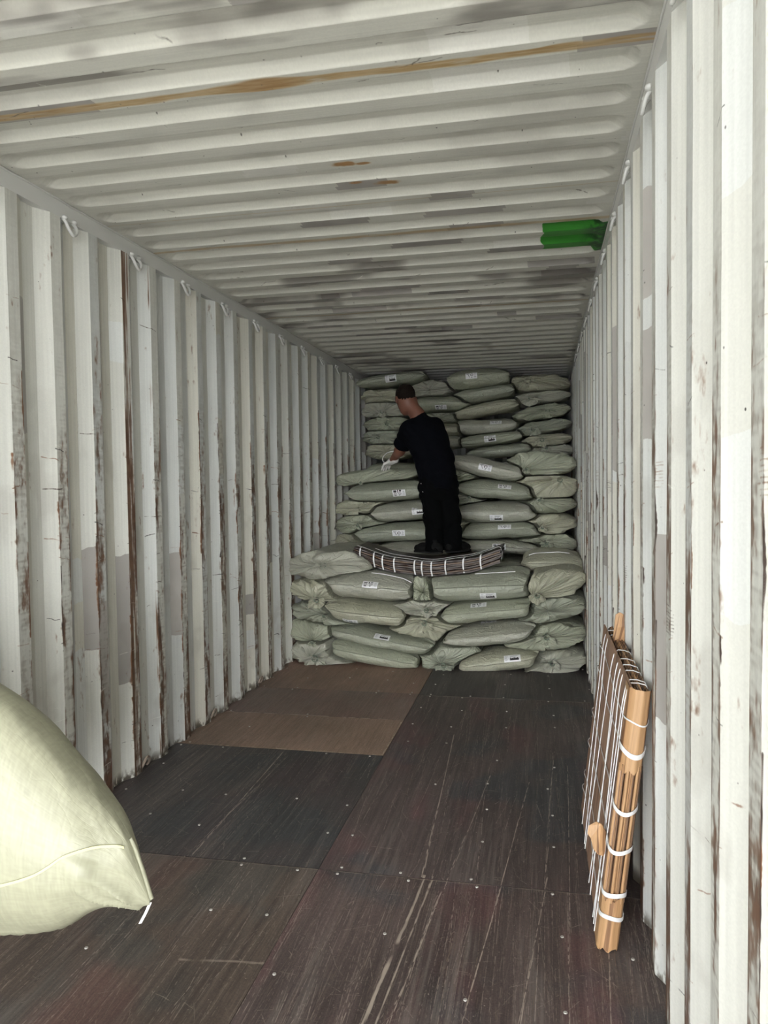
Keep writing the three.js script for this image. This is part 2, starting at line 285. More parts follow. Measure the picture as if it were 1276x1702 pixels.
// covered loading bay added out of view to shape the light: its roof and side walls keep out the light from above and the sides
const addedCanopy = structure('added_dock_canopy', 'added flat roof out of view, keeping overhead sky light off the container doors', 'roof');
const addedBayMat = new THREE.MeshStandardMaterial({ color: new THREE.Color().setRGB(0.32, 0.32, 0.31), roughness: 0.85 });
mesh('added_roof_slab', box(8.2, 0.25, 7.6, MIDX, 4.2, Z0 + 3.8), addedBayMat, addedCanopy);
const addedBayL = structure('wall_added_left', 'added side wall out of view, blocking sky light left of the container doors', 'wall');
mesh('added_bay_wall', box(0.25, 5.5, 7.6, MIDX - 3.9, 1.45, Z0 + 3.8), addedBayMat, addedBayL);
const addedBayR = structure('wall_added_right', 'added side wall out of view, blocking sky light right of the container doors', 'wall');
mesh('added_bay_wall', box(0.25, 5.5, 7.6, MIDX + 3.9, 1.45, Z0 + 3.8), addedBayMat, addedBayR);
const yard = structure('yard_ground', 'concrete yard around the loading dock', 'ground');
mesh('concrete_slab', box(120, 0.3, 120, 0, -1.4, 0), new THREE.MeshStandardMaterial({ map: concreteMap, roughness: 0.9 }), yard);

// ---------------------------------------------------------------- floor of plywood panels
const floor = structure('floor', 'scratched dark plywood floor of the container with lighter replaced boards', 'floor');
function floorTexture(W, Hh, x0, x1, za, zb, o) {
  const T = new Tex(W, Hh), len = za - zb, wx = x1 - x0;
  T.fill((u, v, c) => {
    const x = x0 + u * wx, z = za - v * len, s = o.seed * 13.7;
    const grain = fbm(x * 55 + s, z * 2.2 + s, 4), fine = vn(x * 420, z * 14), bl = fbm(x * 2.4 + s, z * 1.7 + s, 4), sp = vn(x * 310, z * 310);
    const wn = fbm(x * 9 + s, z * 1.1 + 3, 3);
    let k = 1 + (o.torn || o.seed === 7 ? 0.16 : 0.4) * (grain - 0.5) + 0.18 * (fine - 0.5) + 0.42 * (bl - 0.5) + 0.2 * (sp - 0.5);
    let R = o.c[0] * k, G = o.c[1] * k, B = o.c[2] * k;
    const red = sstep(0.5, 0.75, fbm(x * 5 + 70 + s, z * 2 + s, 4)) * o.red; R += 11 * red; G -= 1 * red; B += 1 * red;
    const blu = sstep(0.55, 0.7, fbm(x * 2.6 + 20 + s, z * 3 + s, 3)) * o.red; R -= 12 * blu; G -= 3 * blu; B += 1 * blu;
    const dust = sstep(0.5, 0.78, wn * 0.6 + fbm(x * 120 + s, z * 5, 3) * 0.4) * o.dust; R = mix(R, 128, dust); G = mix(G, 120, dust); B = mix(B, 115, dust);
    c[0] = clamp(R, 8, 255); c[1] = clamp(G, 8, 255); c[2] = clamp(B, 8, 255);
  });
  seed(o.seed * 31 + 5); const X = (x) => (x - x0) / wx * W, Y = (z) => (za - z) / len * Hh, pm = W / wx;
  const light = [[150, 138, 128], [128, 116, 108], [172, 160, 148], [110, 96, 86]];
  for (let i = 0; i < o.scr; i++) { // long drag marks along the container
    const x = rr(x0, x1), z = rr(zb - 0.4, za + 0.4), L = rr(0.1, 1.1) * (rnd() < 0.25 ? 1.6 : 0.7);
    T.stroke(X(x), Y(z), X(x + rr(-0.05, 0.05)), Y(z - L), Math.max(0.5, rr(0.0005, 0.0013) * pm), light[Math.floor(rnd() * 4)], rr(0.12, 0.55), 9);
  }
  for (let i = 0; i < o.scr * 0.8; i++) { const x = rr(x0, x1), z = rr(zb, za), a = rr(0, Math.PI), L = rr(0.01, 0.12); T.stroke(X(x), Y(z), X(x + L * Math.cos(a)), Y(z + L * Math.sin(a)), Math.max(0.5, rr(0.0004, 0.0012) * pm), light[Math.floor(rnd() * 4)], rr(0.15, 0.6), 3); }
  for (let i = 0; i < o.scr * 0.9; i++) T.dab(X(rr(x0, x1)), Y(rr(zb, za)), rr(0.0006, 0.0022) * pm, [180, 170, 158], rr(0.3, 0.8));
  for (const [ax, az, bx, bz, w, al] of o.lines ?? []) for (let q = 0; q < 2; q++) T.stroke(X(ax), Y(az), X(bx), Y(bz), w * pm, [178, 165, 152], al, 8);
  if (o.edge) for (let i = 0; i < 60; i++) { const x = rr(x0, x1); T.stroke(X(x), Y(zb + 0.004), X(x + rr(0.02, 0.12)), Y(zb + 0.004), rr(0.0008, 0.0022) * pm, [150, 138, 124], rr(0.2, 0.7), 3); }
  if (o.torn) for (let i = 0; i < 46; i++) { // torn, chipped pale edge towards the door and the middle seam
    const x = rr(x0, x1); T.stroke(X(x), Y(za - 0.004), X(x + rr(0.01, 0.06)), Y(za - 0.004), rr(0.002, 0.005) * pm, [202, 186, 170], rr(0.3, 0.9), 3);
    if (o.torn > 1) { const z = rr(zb, za); T.stroke(X(x1 - 0.006), Y(z), X(x1 - 0.006), Y(z - 0.03), rr(0.001, 0.004) * pm, [196, 180, 164], rnd() < 0.25 ? 0.8 : 0.15, 3); }
  }
  return T;
}
{
  const screwMat = new THREE.MeshStandardMaterial({ color: new THREE.Color().setRGB(0.50, 0.48, 0.45), roughness: 0.5, metalness: 0.3 });
  const screw = new THREE.CylinderGeometry(0.0054, 0.0062, 0.0028, 10); screw.deleteAttribute('uv');
  const G = 0.0015, sub = new THREE.MeshStandardMaterial({ color: 0x1a1614, roughness: 0.9 });
  const lines = [[-0.516, -4.39, -0.45, -2.77, 0.0018, 0.8], [-0.44, -2.78, -0.494, -1.9, 0.004, 0.8], [-0.41, -2.78, -0.46, -1.9, 0.0025, 0.6], [-0.364, -2.7, -0.43, -1.9, 0.0016, 0.7], [-0.264, -3.8, -0.36, -2.7, 0.0011, 0.6], [-0.071, -3.75, -0.225, -2.0, 0.0013, 0.7], [0.01, -2.85, -0.075, -2.0, 0.0012, 0.7], [0.24, -3.2, 0.166, -2.0, 0.0012, 0.6], [0.05, -4.2, 0.0, -2.8, 0.0011, 0.6], [0.12, -4.0, 0.06, -2.0, 0.001, 0.6], [-1.41, -3.95, -1.381, -2.78, 0.0016, 0.75], [-1.36, -3.9, -1.40, -2.78, 0.0009, 0.6], [-1.115, -2.144, -0.854, -2.177, 0.006, 0.35]];
  const dark = [86, 75, 74];
  const XA = XL - 0.034, XB = XR + 0.034;
  const panels = [
    [XA, -0.851, Z0, -2.757, 1280, 2048, { c: [88, 76, 69], red: 0.8, dust: 0.45, scr: 560, seed: 1, edge: 1 }],
    [-0.849, XB, Z0, -2.757, 1280, 2048, { c: [90, 77, 75], red: 1, dust: 0.6, scr: 900, seed: 2, edge: 1 }],
    [XA, -0.851, -2.763, -3.985, 1024, 1024, { c: [72, 68, 69], red: 0.5, dust: 0.55, scr: 520, seed: 3 }],
    [-0.849, XB, -2.763, -5.17, 1024, 1536, { c: dark, red: 1, dust: 0.55, scr: 700, seed: 4, edge: 1 }],
    [XA, -0.853, -3.99, -4.60, 768, 512, { c: [156, 131, 116], red: 0.2, dust: 0.16, scr: 60, seed: 5, torn: 2 }],
    [XA, -0.853, -4.603, -5.20, 768, 512, { c: [126, 106, 99], red: 0.5, dust: 0.15, scr: 70, seed: 6, torn: 1 }],
    [XA, -0.853, -5.203, -6.4, 768, 512, { c: [142, 115, 102], red: 0.3, dust: 0.1, scr: 60, seed: 7 }],
    [-0.849, XB, -5.174, -6.4, 512, 512, { c: [74, 68, 69], red: 0.4, dust: 0.5, scr: 100, seed: 8 }],
  ];
  for (const [x0, x1, za, zb, w, h, o] of panels) {
    o.lines = lines.filter((l) => Math.min(l[0], l[2]) < x1 && Math.max(l[0], l[2]) > x0);
    const g = gridGeo(1, 1, (u, v) => [mix(x0, x1, u), 0, mix(za, zb, v), u, v]);
    { const n = g.attributes.normal; for (let i = 0; i < n.count; i++) n.setXYZ(i, 0, 1, 0); }
    const sk = box(x1 - x0, 0.026, za - zb, (x0 + x1) / 2, -0.0135, (za + zb) / 2);
    const pm = new THREE.MeshStandardMaterial({ map: floorTexture(w, h, x0, x1, za, zb, o).tex(), roughness: 0.52 });
    const p = mesh('plywood_panel', mergeGeometries([g.toNonIndexed(), sk.toNonIndexed()]), pm, floor);
    const sg = []; seed(o.seed * 7 + 1); const rows = Math.max(2, Math.round((za - zb) / 0.3));
    for (let i = 0; i <= rows; i++) { const z = i === 0 ? za - 0.022 : i === rows ? zb + 0.022 : mix(za, zb, i / rows); for (const fx of [0.06, 0.27, 0.5, 0.74, 0.95]) if (rnd() < (o.torn ? 0.25 : 0.72)) { const s = screw.clone(); s.translate(mix(x0, x1, fx) + rr(-0.03, 0.03), 0.001, z + (i === 0 || i === rows ? 0 : rr(-0.05, 0.05))); sg.push(s); } }
    const sm = mesh('screw_heads', mergeGeometries(sg), screwMat, p); sm.userData.kind = 'stuff';
  }
  mesh('plywood_panel', box(XR - XL, 0.026, -6.4 - Z1, MIDX, -0.0135, (-6.405 + Z1) / 2), sub, floor);
  mesh('cross_members', box(XR - XL + 0.1, 0.1, Z0 - Z1, MIDX, -0.09, (Z0 + Z1) / 2), sub, floor);
}
const SACKS = [
  {t: "t", x: -1.752, y: 0.098, z: -5.86, w: 0.601, h: 0.28, r: 0, s: 'tied sack with ragged gathered mouth spilling onto the floor at the left wall', k: [-0.121, -0.063]},
  {t: "s", x: -1.35, y: 0.084, z: -5.86, w: 0.817, h: 0.173, r: -9, s: 'smooth sack on the floor left of centre, label half under its belly', l: [-0.033, -0.079]},
  {t: "t", x: -0.734, y: 0.053, z: -5.86, w: 0.625, h: 0.264, r: 0, s: 'tied sack on the floor in the middle, knotted mouth facing out', k: [-0.069, -0.02]},
  {t: "s", x: -0.362, y: 0.051, z: -5.86, w: 0.711, h: 0.161, r: 9, s: 'smooth sack on the floor with a large label, right of the knotted middle sack', l: [0.134, 0.062]},
  {t: "t", x: 0.015, y: 0.059, z: -5.86, w: 0.63, h: 0.194, r: 8, s: 'tied sack on the floor against the right wall, creases fanning from its knot', k: [0.03, 0.011]},
  {t: "t", x: -1.86, y: 0.249, z: -5.86, w: 0.42, h: 0.217, r: -8, s: 'tied sack at the left wall one layer above the floor, knot hanging low', k: [0.024, -0.062]},
  {t: "s", x: -1.271, y: 0.214, z: -5.86, w: 0.878, h: 0.138, r: -9, s: 'sack sloping down to the right with a big label, second layer left of centre', l: [0.006, 0.026]},
  {t: "t", x: -0.917, y: 0.321, z: -5.86, w: 0.6, h: 0.214, r: 0, s: 'tied sack in the middle of the second layer with a tangled knot', k: [-0.032, 0.046]},
  {t: "s", x: -0.415, y: 0.275, z: -5.86, w: 0.745, h: 0.152, r: 7, s: 'long sack rising to the right, label on top, second layer right of centre', l: [-0.007, 0.067]},
  {t: "t", x: 0.013, y: 0.259, z: -5.86, w: 0.644, h: 0.198, r: 8, s: 'tied sack at the right wall in the second layer, mouth crumpled', k: [-0.027, 0.017]},
  {t: "t", x: -1.728, y: 0.392, z: -5.86, w: 0.658, h: 0.162, r: -8, s: 'tied sack at the left wall, third layer, knot pulled to its upper right', k: [-0.031, 0.017]},
  {t: "s", x: -1.4, y: 0.421, z: -5.86, w: 0.699, h: 0.181, r: -5, s: 'sack with a folded flap at its right end, third layer left of centre', l: [-0.113, -0.057]},
  {t: "t", x: -0.958, y: 0.479, z: -5.86, w: 0.58, h: 0.16, r: 0, s: 'flattened tied sack in the middle of the third layer, below the dark gap', k: [0.032, -0.022]},
  {t: "s", x: -0.432, y: 0.453, z: -5.86, w: 0.77, h: 0.159, r: 6, s: 'smooth pale sack with a label on its crest, third layer right of centre', l: [-0.058, 0.051]},
  {t: "t", x: 0.034, y: 0.482, z: -5.86, w: 0.603, h: 0.184, r: 9, s: 'tied sack at the right wall in the third layer, narrow end tucked under'},
  {t: "t", x: -1.794, y: 0.599, z: -5.86, w: 0.569, h: 0.17, r: -5, s: 'tied sack at the left wall in the fourth layer, knot pinched underneath', k: [-0.024, -0.088]},
  {t: "s", x: -1.373, y: 0.631, z: -5.86, w: 0.767, h: 0.233, r: -4, s: 'plump top sack with a dark label, left of the curved bundle front', l: [0.026, 0.035], d: 0.62},
  {t: "t", x: -0.935, y: 0.607, z: -5.86, w: 0.236, h: 0.224, r: 0, s: 'small slumped sack end in the dark gap under the curved bundle'},
  {t: "s", x: -0.485, y: 0.648, z: -5.86, w: 0.859, h: 0.245, r: 3, s: 'plump top sack with a label just below the right end of the bundle', l: [0.065, -0.059], d: 0.62},
  {t: "t", x: 0.075, y: 0.684, z: -5.86, w: 0.518, h: 0.195, r: 8, s: 'big tied sack at the right wall on top of the front stack', k: [-0.178, -0.079], d: 0.6},
  {t: "t", x: -1.72, y: 0.8, z: -5.86, w: 0.714, h: 0.233, r: 0, s: 'tied sack topping the front stack at the left wall, knot in its centre', k: [-0.06, 0.011], d: 1.1},
  {t: "t", x: -1.642, y: 1.533, z: -7.3, w: 0.88, h: 0.154, r: 4, s: 'flattened tied sack at the left wall under the gloved hand', k: [-0.192, -0.072]},
  {t: "s", x: -1.513, y: 1.387, z: -7.3, w: 0.769, h: 0.197, r: 3, s: 'full sack with a small round printed label, left of the man at hip height', l: [0.141, -0.023]},
  {t: "t", x: -1.798, y: 1.231, z: -7.3, w: 0.611, h: 0.154, r: 5, s: 'tied sack at the left wall, level with the knees of the man'},
  {t: "s", x: -1.341, y: 1.185, z: -7.3, w: 0.673, h: 0.187, r: 4, s: 'sack half hidden by the legs of the man, label cut by his trousers', l: [0.159, -0.002]},
  {t: "t", x: -1.801, y: 1.055, z: -7.3, w: 0.584, h: 0.184, r: 3, s: 'tied sack with a coiled mouth at the left wall, below knee height', k: [-0.013, -0.005]},
  {t: "s", x: -1.435, y: 0.959, z: -7.3, w: 0.858, h: 0.192, r: 2, s: 'full sack with a label, just above the left end of the curved bundle', l: [0.057, 0.013]},
  {t: "t", x: -1.859, y: 0.872, z: -7.3, w: 0.458, h: 0.189, r: 0, s: 'lowest visible tied sack at the left wall of the middle stack'},
  {t: "s", x: -1.23, y: 0.822, z: -7.3, w: 0.694, h: 0.158, r: 0, s: 'plain sack low behind the curved bundle and the shoes'},
  {t: "t", x: -0.822, y: 1.505, z: -7.3, w: 0.363, h: 0.162, r: 0, s: 'crumpled dark sack end just right of the waist of the man'},
  {t: "t", x: -0.774, y: 1.308, z: -7.3, w: 0.463, h: 0.18, r: 0, s: 'crumpled shiny sack end just right of the thighs of the man', k: [0.094, 0.014]},
  {t: "t", x: -0.852, y: 1.041, z: -7.3, w: 0.315, h: 0.163, r: 0, s: 'small sack end just right of the shins of the man'},
  {t: "s", x: -0.517, y: 1.603, z: -7.3, w: 0.705, h: 0.173, r: -12, s: 'sack sloping down to the right with a label, top of the right middle stack', l: [-0.017, -0.002]},
  {t: "t", x: -0.017, y: 1.625, z: -7.3, w: 0.675, h: 0.237, r: 0, s: 'broad flat tied sack on top of the right middle stack at the wall', k: [-0.195, -0.062]},
  {t: "s", x: -0.451, y: 1.379, z: -7.3, w: 0.777, h: 0.178, r: -5, s: 'pale sack, label on its upper crease, second down in the right middle stack', l: [0.092, 0.034]},
  {t: "t", x: 0.017, y: 1.408, z: -7.3, w: 0.624, h: 0.244, r: 0, s: 'tied sack with its knot at the top, second down at the right wall', k: [0.13, 0.076]},
  {t: "s", x: -0.44, y: 1.169, z: -7.3, w: 0.799, h: 0.203, r: 0, s: 'pale sack, label at its lower edge, third down in the right middle stack', l: [0.006, -0.052]},
  {t: "t", x: -0.008, y: 1.224, z: -7.3, w: 0.675, h: 0.158, r: 3, s: 'tied sack with a knotted left corner, third down at the right wall', k: [-0.061, 0.08]},
  {t: "s", x: -0.389, y: 0.989, z: -7.3, w: 0.781, h: 0.171, r: 2, s: 'full sack, label at its top edge, fourth down in the right middle stack', l: [0.032, 0.046]},
  {t: "t", x: 0.022, y: 1.053, z: -7.3, w: 0.593, h: 0.19, r: 4, s: 'tied sack, fourth down at the right wall, mouth pointing left', k: [-0.069, -0.032]},
  {t: "s", x: -0.357, y: 0.823, z: -7.3, w: 0.773, h: 0.144, r: -3, s: 'sack behind the right tip of the curved bundle, label peeping over it', l: [-0.055, 0.02]},
  {t: "t", x: -0.009, y: 0.857, z: -7.3, w: 0.654, h: 0.202, r: 0, s: 'tied sack with a curled mouth, lowest of the middle stack at right wall', k: [0.01, 0.03]},
  {t: "s", x: -1.653, y: 2.61, z: -8.3, w: 0.759, h: 0.154, r: 5, s: 'wrinkled sack with a label on top of the back stack at the left', l: [0.02, -0.002]},
  {t: "t", x: -1.741, y: 2.437, z: -8.3, w: 0.53, h: 0.166, r: 0, s: 'dark tied sack at the left wall, second from the top in the back stack'},
  {t: "t", x: -1.721, y: 2.284, z: -8.3, w: 0.545, h: 0.184, r: 0, s: 'dark tied sack at the left wall, level with the face of the man', k: [-0.052, -0.036]},
  {t: "t", x: -1.716, y: 2.123, z: -8.3, w: 0.53, h: 0.172, r: 0, s: 'dark tied sack at the left wall, fourth from the top in the back stack', k: [-0.0, -0.006]},
  {t: "t", x: -1.718, y: 1.974, z: -8.3, w: 0.531, h: 0.184, r: 0, s: 'dark crumpled sack at the left wall, fifth from the top, left of the sleeve', k: [-0.118, 0.003]},
  {t: "t", x: -1.717, y: 1.819, z: -8.3, w: 0.525, h: 0.182, r: 0, s: 'dark sack at the left wall just above the white strap loop'},
  {t: "t", x: -1.216, y: 2.489, z: -8.3, w: 0.517, h: 0.181, r: 0, s: 'crumpled dark sack behind the head of the man'},
  {t: "s", x: -1.096, y: 2.322, z: -8.3, w: 0.7, h: 0.178, r: 0, s: 'sack with a label at the neck height of the man, pointed right end', l: [0.012, -0.039]},
  {t: "t", x: -1.112, y: 2.168, z: -8.3, w: 0.501, h: 0.147, r: 0, s: 'thin dark sack behind the shoulder of the man'},
  {t: "s", x: -1.114, y: 2.045, z: -8.3, w: 0.501, h: 0.145, r: 0, s: 'dark sack end right of the upper back of the man'},
  {t: "s", x: -1.115, y: 1.899, z: -8.3, w: 0.502, h: 0.176, r: 0, s: 'dark square sack end right of the lower back of the man'},
  {t: "s", x: -0.68, y: 2.584, z: -8.3, w: 0.666, h: 0.231, r: 2, s: 'big bulging labelled sack, highest of all, right of the head of the man', l: [-0.067, 0.029]},
  {t: "s", x: -0.639, y: 2.42, z: -8.3, w: 0.687, h: 0.168, r: 7, s: 'plain sack right under the highest bulging sack'},
  {t: "s", x: -0.6, y: 2.251, z: -8.3, w: 0.726, h: 0.147, r: 9, s: 'plain sack with a torn right corner, third from the top right of the man'},
  {t: "s", x: -0.609, y: 2.072, z: -8.3, w: 0.659, h: 0.185, r: 0, s: 'sack with a label, fourth from the top right of the man', l: [0.117, 0.027]},
  {t: "s", x: -0.565, y: 1.928, z: -8.3, w: 0.696, h: 0.137, r: 6, s: 'sack with a label, fifth from the top right of the man', l: [0.011, -0.009]},
  {t: "s", x: -0.455, y: 1.792, z: -8.3, w: 0.68, h: 0.132, r: 5, s: 'plain sack just above the sloping sack of the right middle stack'},
  {t: "t", x: -0.028, y: 2.518, z: -8.3, w: 0.656, h: 0.178, r: -3, s: 'dark tied sack with star creases, top of the back stack at the right wall', k: [-0.125, 0.024]},
  {t: "t", x: -0.015, y: 2.364, z: -8.3, w: 0.631, h: 0.13, r: 5, s: 'dark tied sack, second from the top at the right wall', k: [-0.152, -0.0]},
  {t: "t", x: -0.012, y: 2.205, z: -8.3, w: 0.627, h: 0.143, r: 8, s: 'dark tied sack with glittering creases, third from the top at the right wall', k: [0.047, -0.0]},
  {t: "t", x: 0.014, y: 2.044, z: -8.3, w: 0.616, h: 0.13, r: 8, s: 'dark tied sack, fourth from the top at the right wall', k: [-0.17, -0.013]},
  {t: "t", x: 0.048, y: 1.899, z: -8.3, w: 0.544, h: 0.13, r: 6, s: 'dark tied sack, fifth from the top at the right wall', k: [-0.095, 0.005]},
  {t: "t", x: 0.089, y: 1.775, z: -8.3, w: 0.517, h: 0.136, r: 4, s: 'dark tied sack, lowest visible of the back stack at the right wall', k: [-0.082, 0.045]},
];

// ---------------------------------------------------------------- woven sacks
const spow = (v, e) => Math.sign(v) * Math.pow(Math.abs(v), e);
const sackBump = (() => { // crumpled film and the fine tape weave, as relief only
  const T = new Tex(1024, 1024); T.fill((u, v, c) => {
    const x = u * 16, y = v * 16, wx = x + 1.6 * fbm(x * 0.7, y * 0.7, 3), wy = y + 1.6 * fbm(x * 0.7 + 40, y * 0.7, 3);
    const cr = 0.5 * Math.pow(ridge(wx * 0.55, wy * 1.5), 5) + 0.35 * Math.pow(ridge(wx * 1.7 + 9, wy * 2.3), 6) + 0.25 * fbm(wx, wy, 4);
    const we = 0.035 * (Math.sin(u * 1024 * 0.78) + Math.sin(v * 1024 * 0.78)), g = clamp(70 + 150 * cr + 128 * we, 0, 255); c[0] = c[1] = c[2] = g;
  }); return T.tex(false);
})();
const sackMap = (() => { const T = new Tex(512, 512); T.fill((u, v, c) => { const k = 1 + 0.10 * (fbm(u * 12, v * 12, 4) - 0.5) + 0.07 * (vn(u * 256, v * 40) - 0.5) + 0.05 * (vn(u * 40, v * 256) - 0.5); c[0] = 177 * k; c[1] = 177 * k; c[2] = 163 * k; }); return T.tex(); })();
const sackMats = [[1, 1, 1], [0.93, 0.97, 0.90], [0.86, 0.9, 0.86], [1.04, 1.03, 0.95]].map((c) => new THREE.MeshPhysicalMaterial({ map: sackMap, color: new THREE.Color().setRGB(...c), roughness: 0.46, bumpMap: sackBump, bumpScale: 0.010, sheen: 0.15, sheenRoughness: 0.5 }));
const tiedMats = sackMats.map((m) => { const c = m.clone(); c.bumpScale = 0.018; return c; });
const strapMat = new THREE.MeshStandardMaterial({ color: new THREE.Color().setRGB(0.78, 0.78, 0.78), roughness: 0.4 });
const tieMat = new THREE.MeshStandardMaterial({ color: new THREE.Color().setRGB(0.16, 0.2, 0.15), roughness: 0.6 });
const labelMats = [0, 1, 2].map((k) => {
  const cv = document.createElement('canvas'); cv.width = 256; cv.height = 144; const g = cv.getContext('2d');
  g.fillStyle = '#f4f4f6'; g.fillRect(0, 0, 256, 144); g.fillStyle = '#15151a'; g.strokeStyle = '#22222a';
  if (k === 0) { // a dark blot of machine print beside short lines
    g.fillRect(92, 78, 138, 34); for (let i = 0; i < 5; i++) g.fillRect(96 + i * 27, 56 + (i % 2) * 8, 16, 24); g.lineWidth = 3; for (let i = 0; i < 5; i++) { g.beginPath(); g.moveTo(14, 22 + i * 22); g.lineTo(60 - (i % 3) * 9, 22 + i * 22); g.stroke(); } for (let i = 0; i < 3; i++) { g.beginPath(); g.moveTo(96, 16 + i * 12); g.lineTo(226 - i * 22, 16 + i * 12); g.stroke(); }
  } else if (k === 1) { // two round marks with bars above them
    g.fillRect(18, 24, 62, 20); g.fillRect(100, 16, 18, 38); g.fillRect(136, 18, 36, 20); g.lineWidth = 6; for (const x of [52, 144]) { g.beginPath(); g.arc(x, 74, 22, 0, 6.3); g.stroke(); g.beginPath(); g.arc(x, 74, 6, 0, 6.3); g.fill(); } g.fillRect(30, 108, 44, 12); g.fillRect(120, 106, 26, 12); g.lineWidth = 3; for (let i = 0; i < 4; i++) { g.beginPath(); g.moveTo(200, 36 + i * 24); g.lineTo(238, 36 + i * 24); g.stroke(); }
  } else { // ring, slanted bar and lines
    g.lineWidth = 8; g.beginPath(); g.arc(140, 58, 26, 0, 6.3); g.stroke(); g.beginPath(); g.arc(140, 58, 7, 0, 6.3); g.fill(); g.beginPath(); g.moveTo(54, 44); g.lineTo(84, 104); g.stroke(); g.fillRect(104, 52, 14, 22); g.fillRect(124, 100, 22, 14); g.lineWidth = 3; for (let i = 0; i < 6; i++) { g.beginPath(); g.moveTo(190, 24 + i * 18); g.lineTo(236 - (i % 2) * 12, 24 + i * 18); g.stroke(); } for (let i = 0; i < 3; i++) { g.beginPath(); g.moveTo(20, 20 + i * 11); g.lineTo(100 - i * 12, 20 + i * 11); g.stroke(); }
  }
  const t = new THREE.CanvasTexture(cv); t.colorSpace = THREE.SRGBColorSpace; t.anisotropy = 8;
  return new THREE.MeshStandardMaterial({ map: t, roughness: 0.55 });
});
// every sack keeps out of its neighbours: where two would meet, both yield and press flat against each other
const CELLS = [], ALL = [];
function cellOf(o) { const d = o.d ?? (o.t === 't' ? 0.62 : 0.52), t = (o.r ?? 0) * Math.PI / 180; return { c: [o.x, o.y, o.z - d / 2], ct: Math.cos(t), st: Math.sin(t), hw: o.w / 2 + 0.009, hh: o.h / 2 + 0.009, hd: d / 2 + 0.012, tied: o.t === 't', e: o.t === 't' ? 2.7 : 3.3 }; }
function level(F, p) { const dx = p[0] - F.c[0], dy = p[1] - F.c[1], x = Math.abs(dx * F.ct + dy * F.st) / F.hw, y = Math.abs(dy * F.ct - dx * F.st) / F.hh, z = Math.abs(p[2] - F.c[2]) / F.hd; if (x > 1.5 || y > 1.5 || z > 1.5) return 2; return Math.pow(Math.pow(x, F.e) + Math.pow(y, F.e) + Math.pow(z, F.e), 1 / F.e); }
function pressed(f, i) {
  const A = CELLS[i], near = CELLS.filter((B, j) => j !== i && Math.abs(B.c[0] - A.c[0]) < (A.hw + B.hw) * 1.15 && Math.abs(B.c[1] - A.c[1]) < (A.hh + B.hh) * 1.6 + 0.05 && Math.abs(B.c[2] - A.c[2]) < A.hd + B.hd + 0.05);
  const bad = (q) => { const la = level(A, q); for (const B of near) { const beta = A.tied === B.tied ? 1 : A.tied ? 0.45 : 1 / 0.45; if (level(B, q) < 1.065 - (1 - la) * beta) return true; } return false; };
  return (u, v) => {
    const p = f(u, v), q = [p[0], p[1], p[2]]; if (!bad(q)) return p;
    let lo = 0.2, hi = 1; for (let k = 0; k < 12; k++) { const m = (lo + hi) / 2; for (let j = 0; j < 3; j++) q[j] = mix(A.c[j], p[j], m); if (bad(q)) hi = m; else lo = m; }
    for (let j = 0; j < 3; j++) p[j] = mix(A.c[j], p[j], lo); return p;
  };
}
const LIMP = { x0: -1.525, len: 1.195, zf: -6.07, depth: 0.52, th: 0.118, mid: (s) => 0.773 + 0.47 * (s - 0.52) ** 2 + 0.004 * Math.sin(s * 21) }; // the bundle that lies on the front sacks
const inside = (p) => { if (p[1] > 0.5 && p[1] < 1.0) { const s = (p[0] - LIMP.x0) / LIMP.len, e = sstep(-0.09, -0.02, s) * sstep(1.09, 1.02, s) * sstep(LIMP.zf + 0.06, LIMP.zf + 0.015, p[2]) * sstep(LIMP.zf - LIMP.depth - 0.06, LIMP.zf - LIMP.depth - 0.015, p[2]); if (e > 0) { const top = LIMP.mid(clamp(s)) - LIMP.th / 2 - 0.012; if (p[1] > top) p[1] = mix(p[1], top, e); } } p[0] = clamp(p[0], XL + 0.004, XR - 0.004); if (p[1] < 0.003) p[1] = 0.003; if (p[1] > H - 0.004) p[1] = H - 0.004; return p; };
// A filled sack lying on its side, long axis across the container. Returns its surface as a function of (along, around).
function sideSurface(o, sd) {
  const d = o.d ?? 0.52, cz = o.z - d / 2, t = (o.r ?? 0) * Math.PI / 180, ct = Math.cos(t), st = Math.sin(t), bend = (hash(sd, 3) - 0.35) * 0.03, e1 = 3.2 + 2.4 * hash(sd, 1), e2 = 3.2 + 2.4 * hash(sd, 2), crest = 0.05 + 0.2 * hash(sd, 5), fr = o.free ?? 1;
  return (u, v) => {
    const s = 2 * u - 1, a = Math.abs(s), th = 2 * Math.PI * v + Math.PI, sn = Math.sin(th), cs = Math.cos(th);
    const hp = 0.05 + 0.95 * Math.pow(clamp(1 - Math.pow(a, s < 0 ? e1 : e2)), 0.55), wp = 1 - 0.16 * Math.pow(a, 4);
    let y = o.h / 2 * hp * spow(sn, 0.72), z = d / 2 * wp * spow(cs, 0.62), x = o.w / 2 * s * (1 + 0.035 * cs * cs * Math.pow(a, 6));
    if (z > 0) { const yy = y / (o.h / 2) - crest; if (yy > 0) z -= 0.8 * yy * o.h; else z += 0.10 * yy * o.h; }
    const per = v * 2 * (o.h + d), n = 0.016 * (fbm(x * 4 + sd * 3.3, per * 4 + sd, 3) - 0.5) * fr;
    const endw = Math.pow(a, 2.6) * 0.040 * (Math.pow(ridge(x * 2.2 + sd * 1.7, per * 15 + sd * 5), 1.6) - 0.4), mid = 0.010 * (ridge(x * 6 + per * 3 + sd * 2.1, per * 6 - x * 4) - 0.5), k = (n + endw + mid);
    y += k * sn + bend * (1 - s * s) * 1; z += k * cs;
    return inside([o.x + x * ct - y * st, o.y + x * st + y * ct, cz + z, x, per]);
  };
}
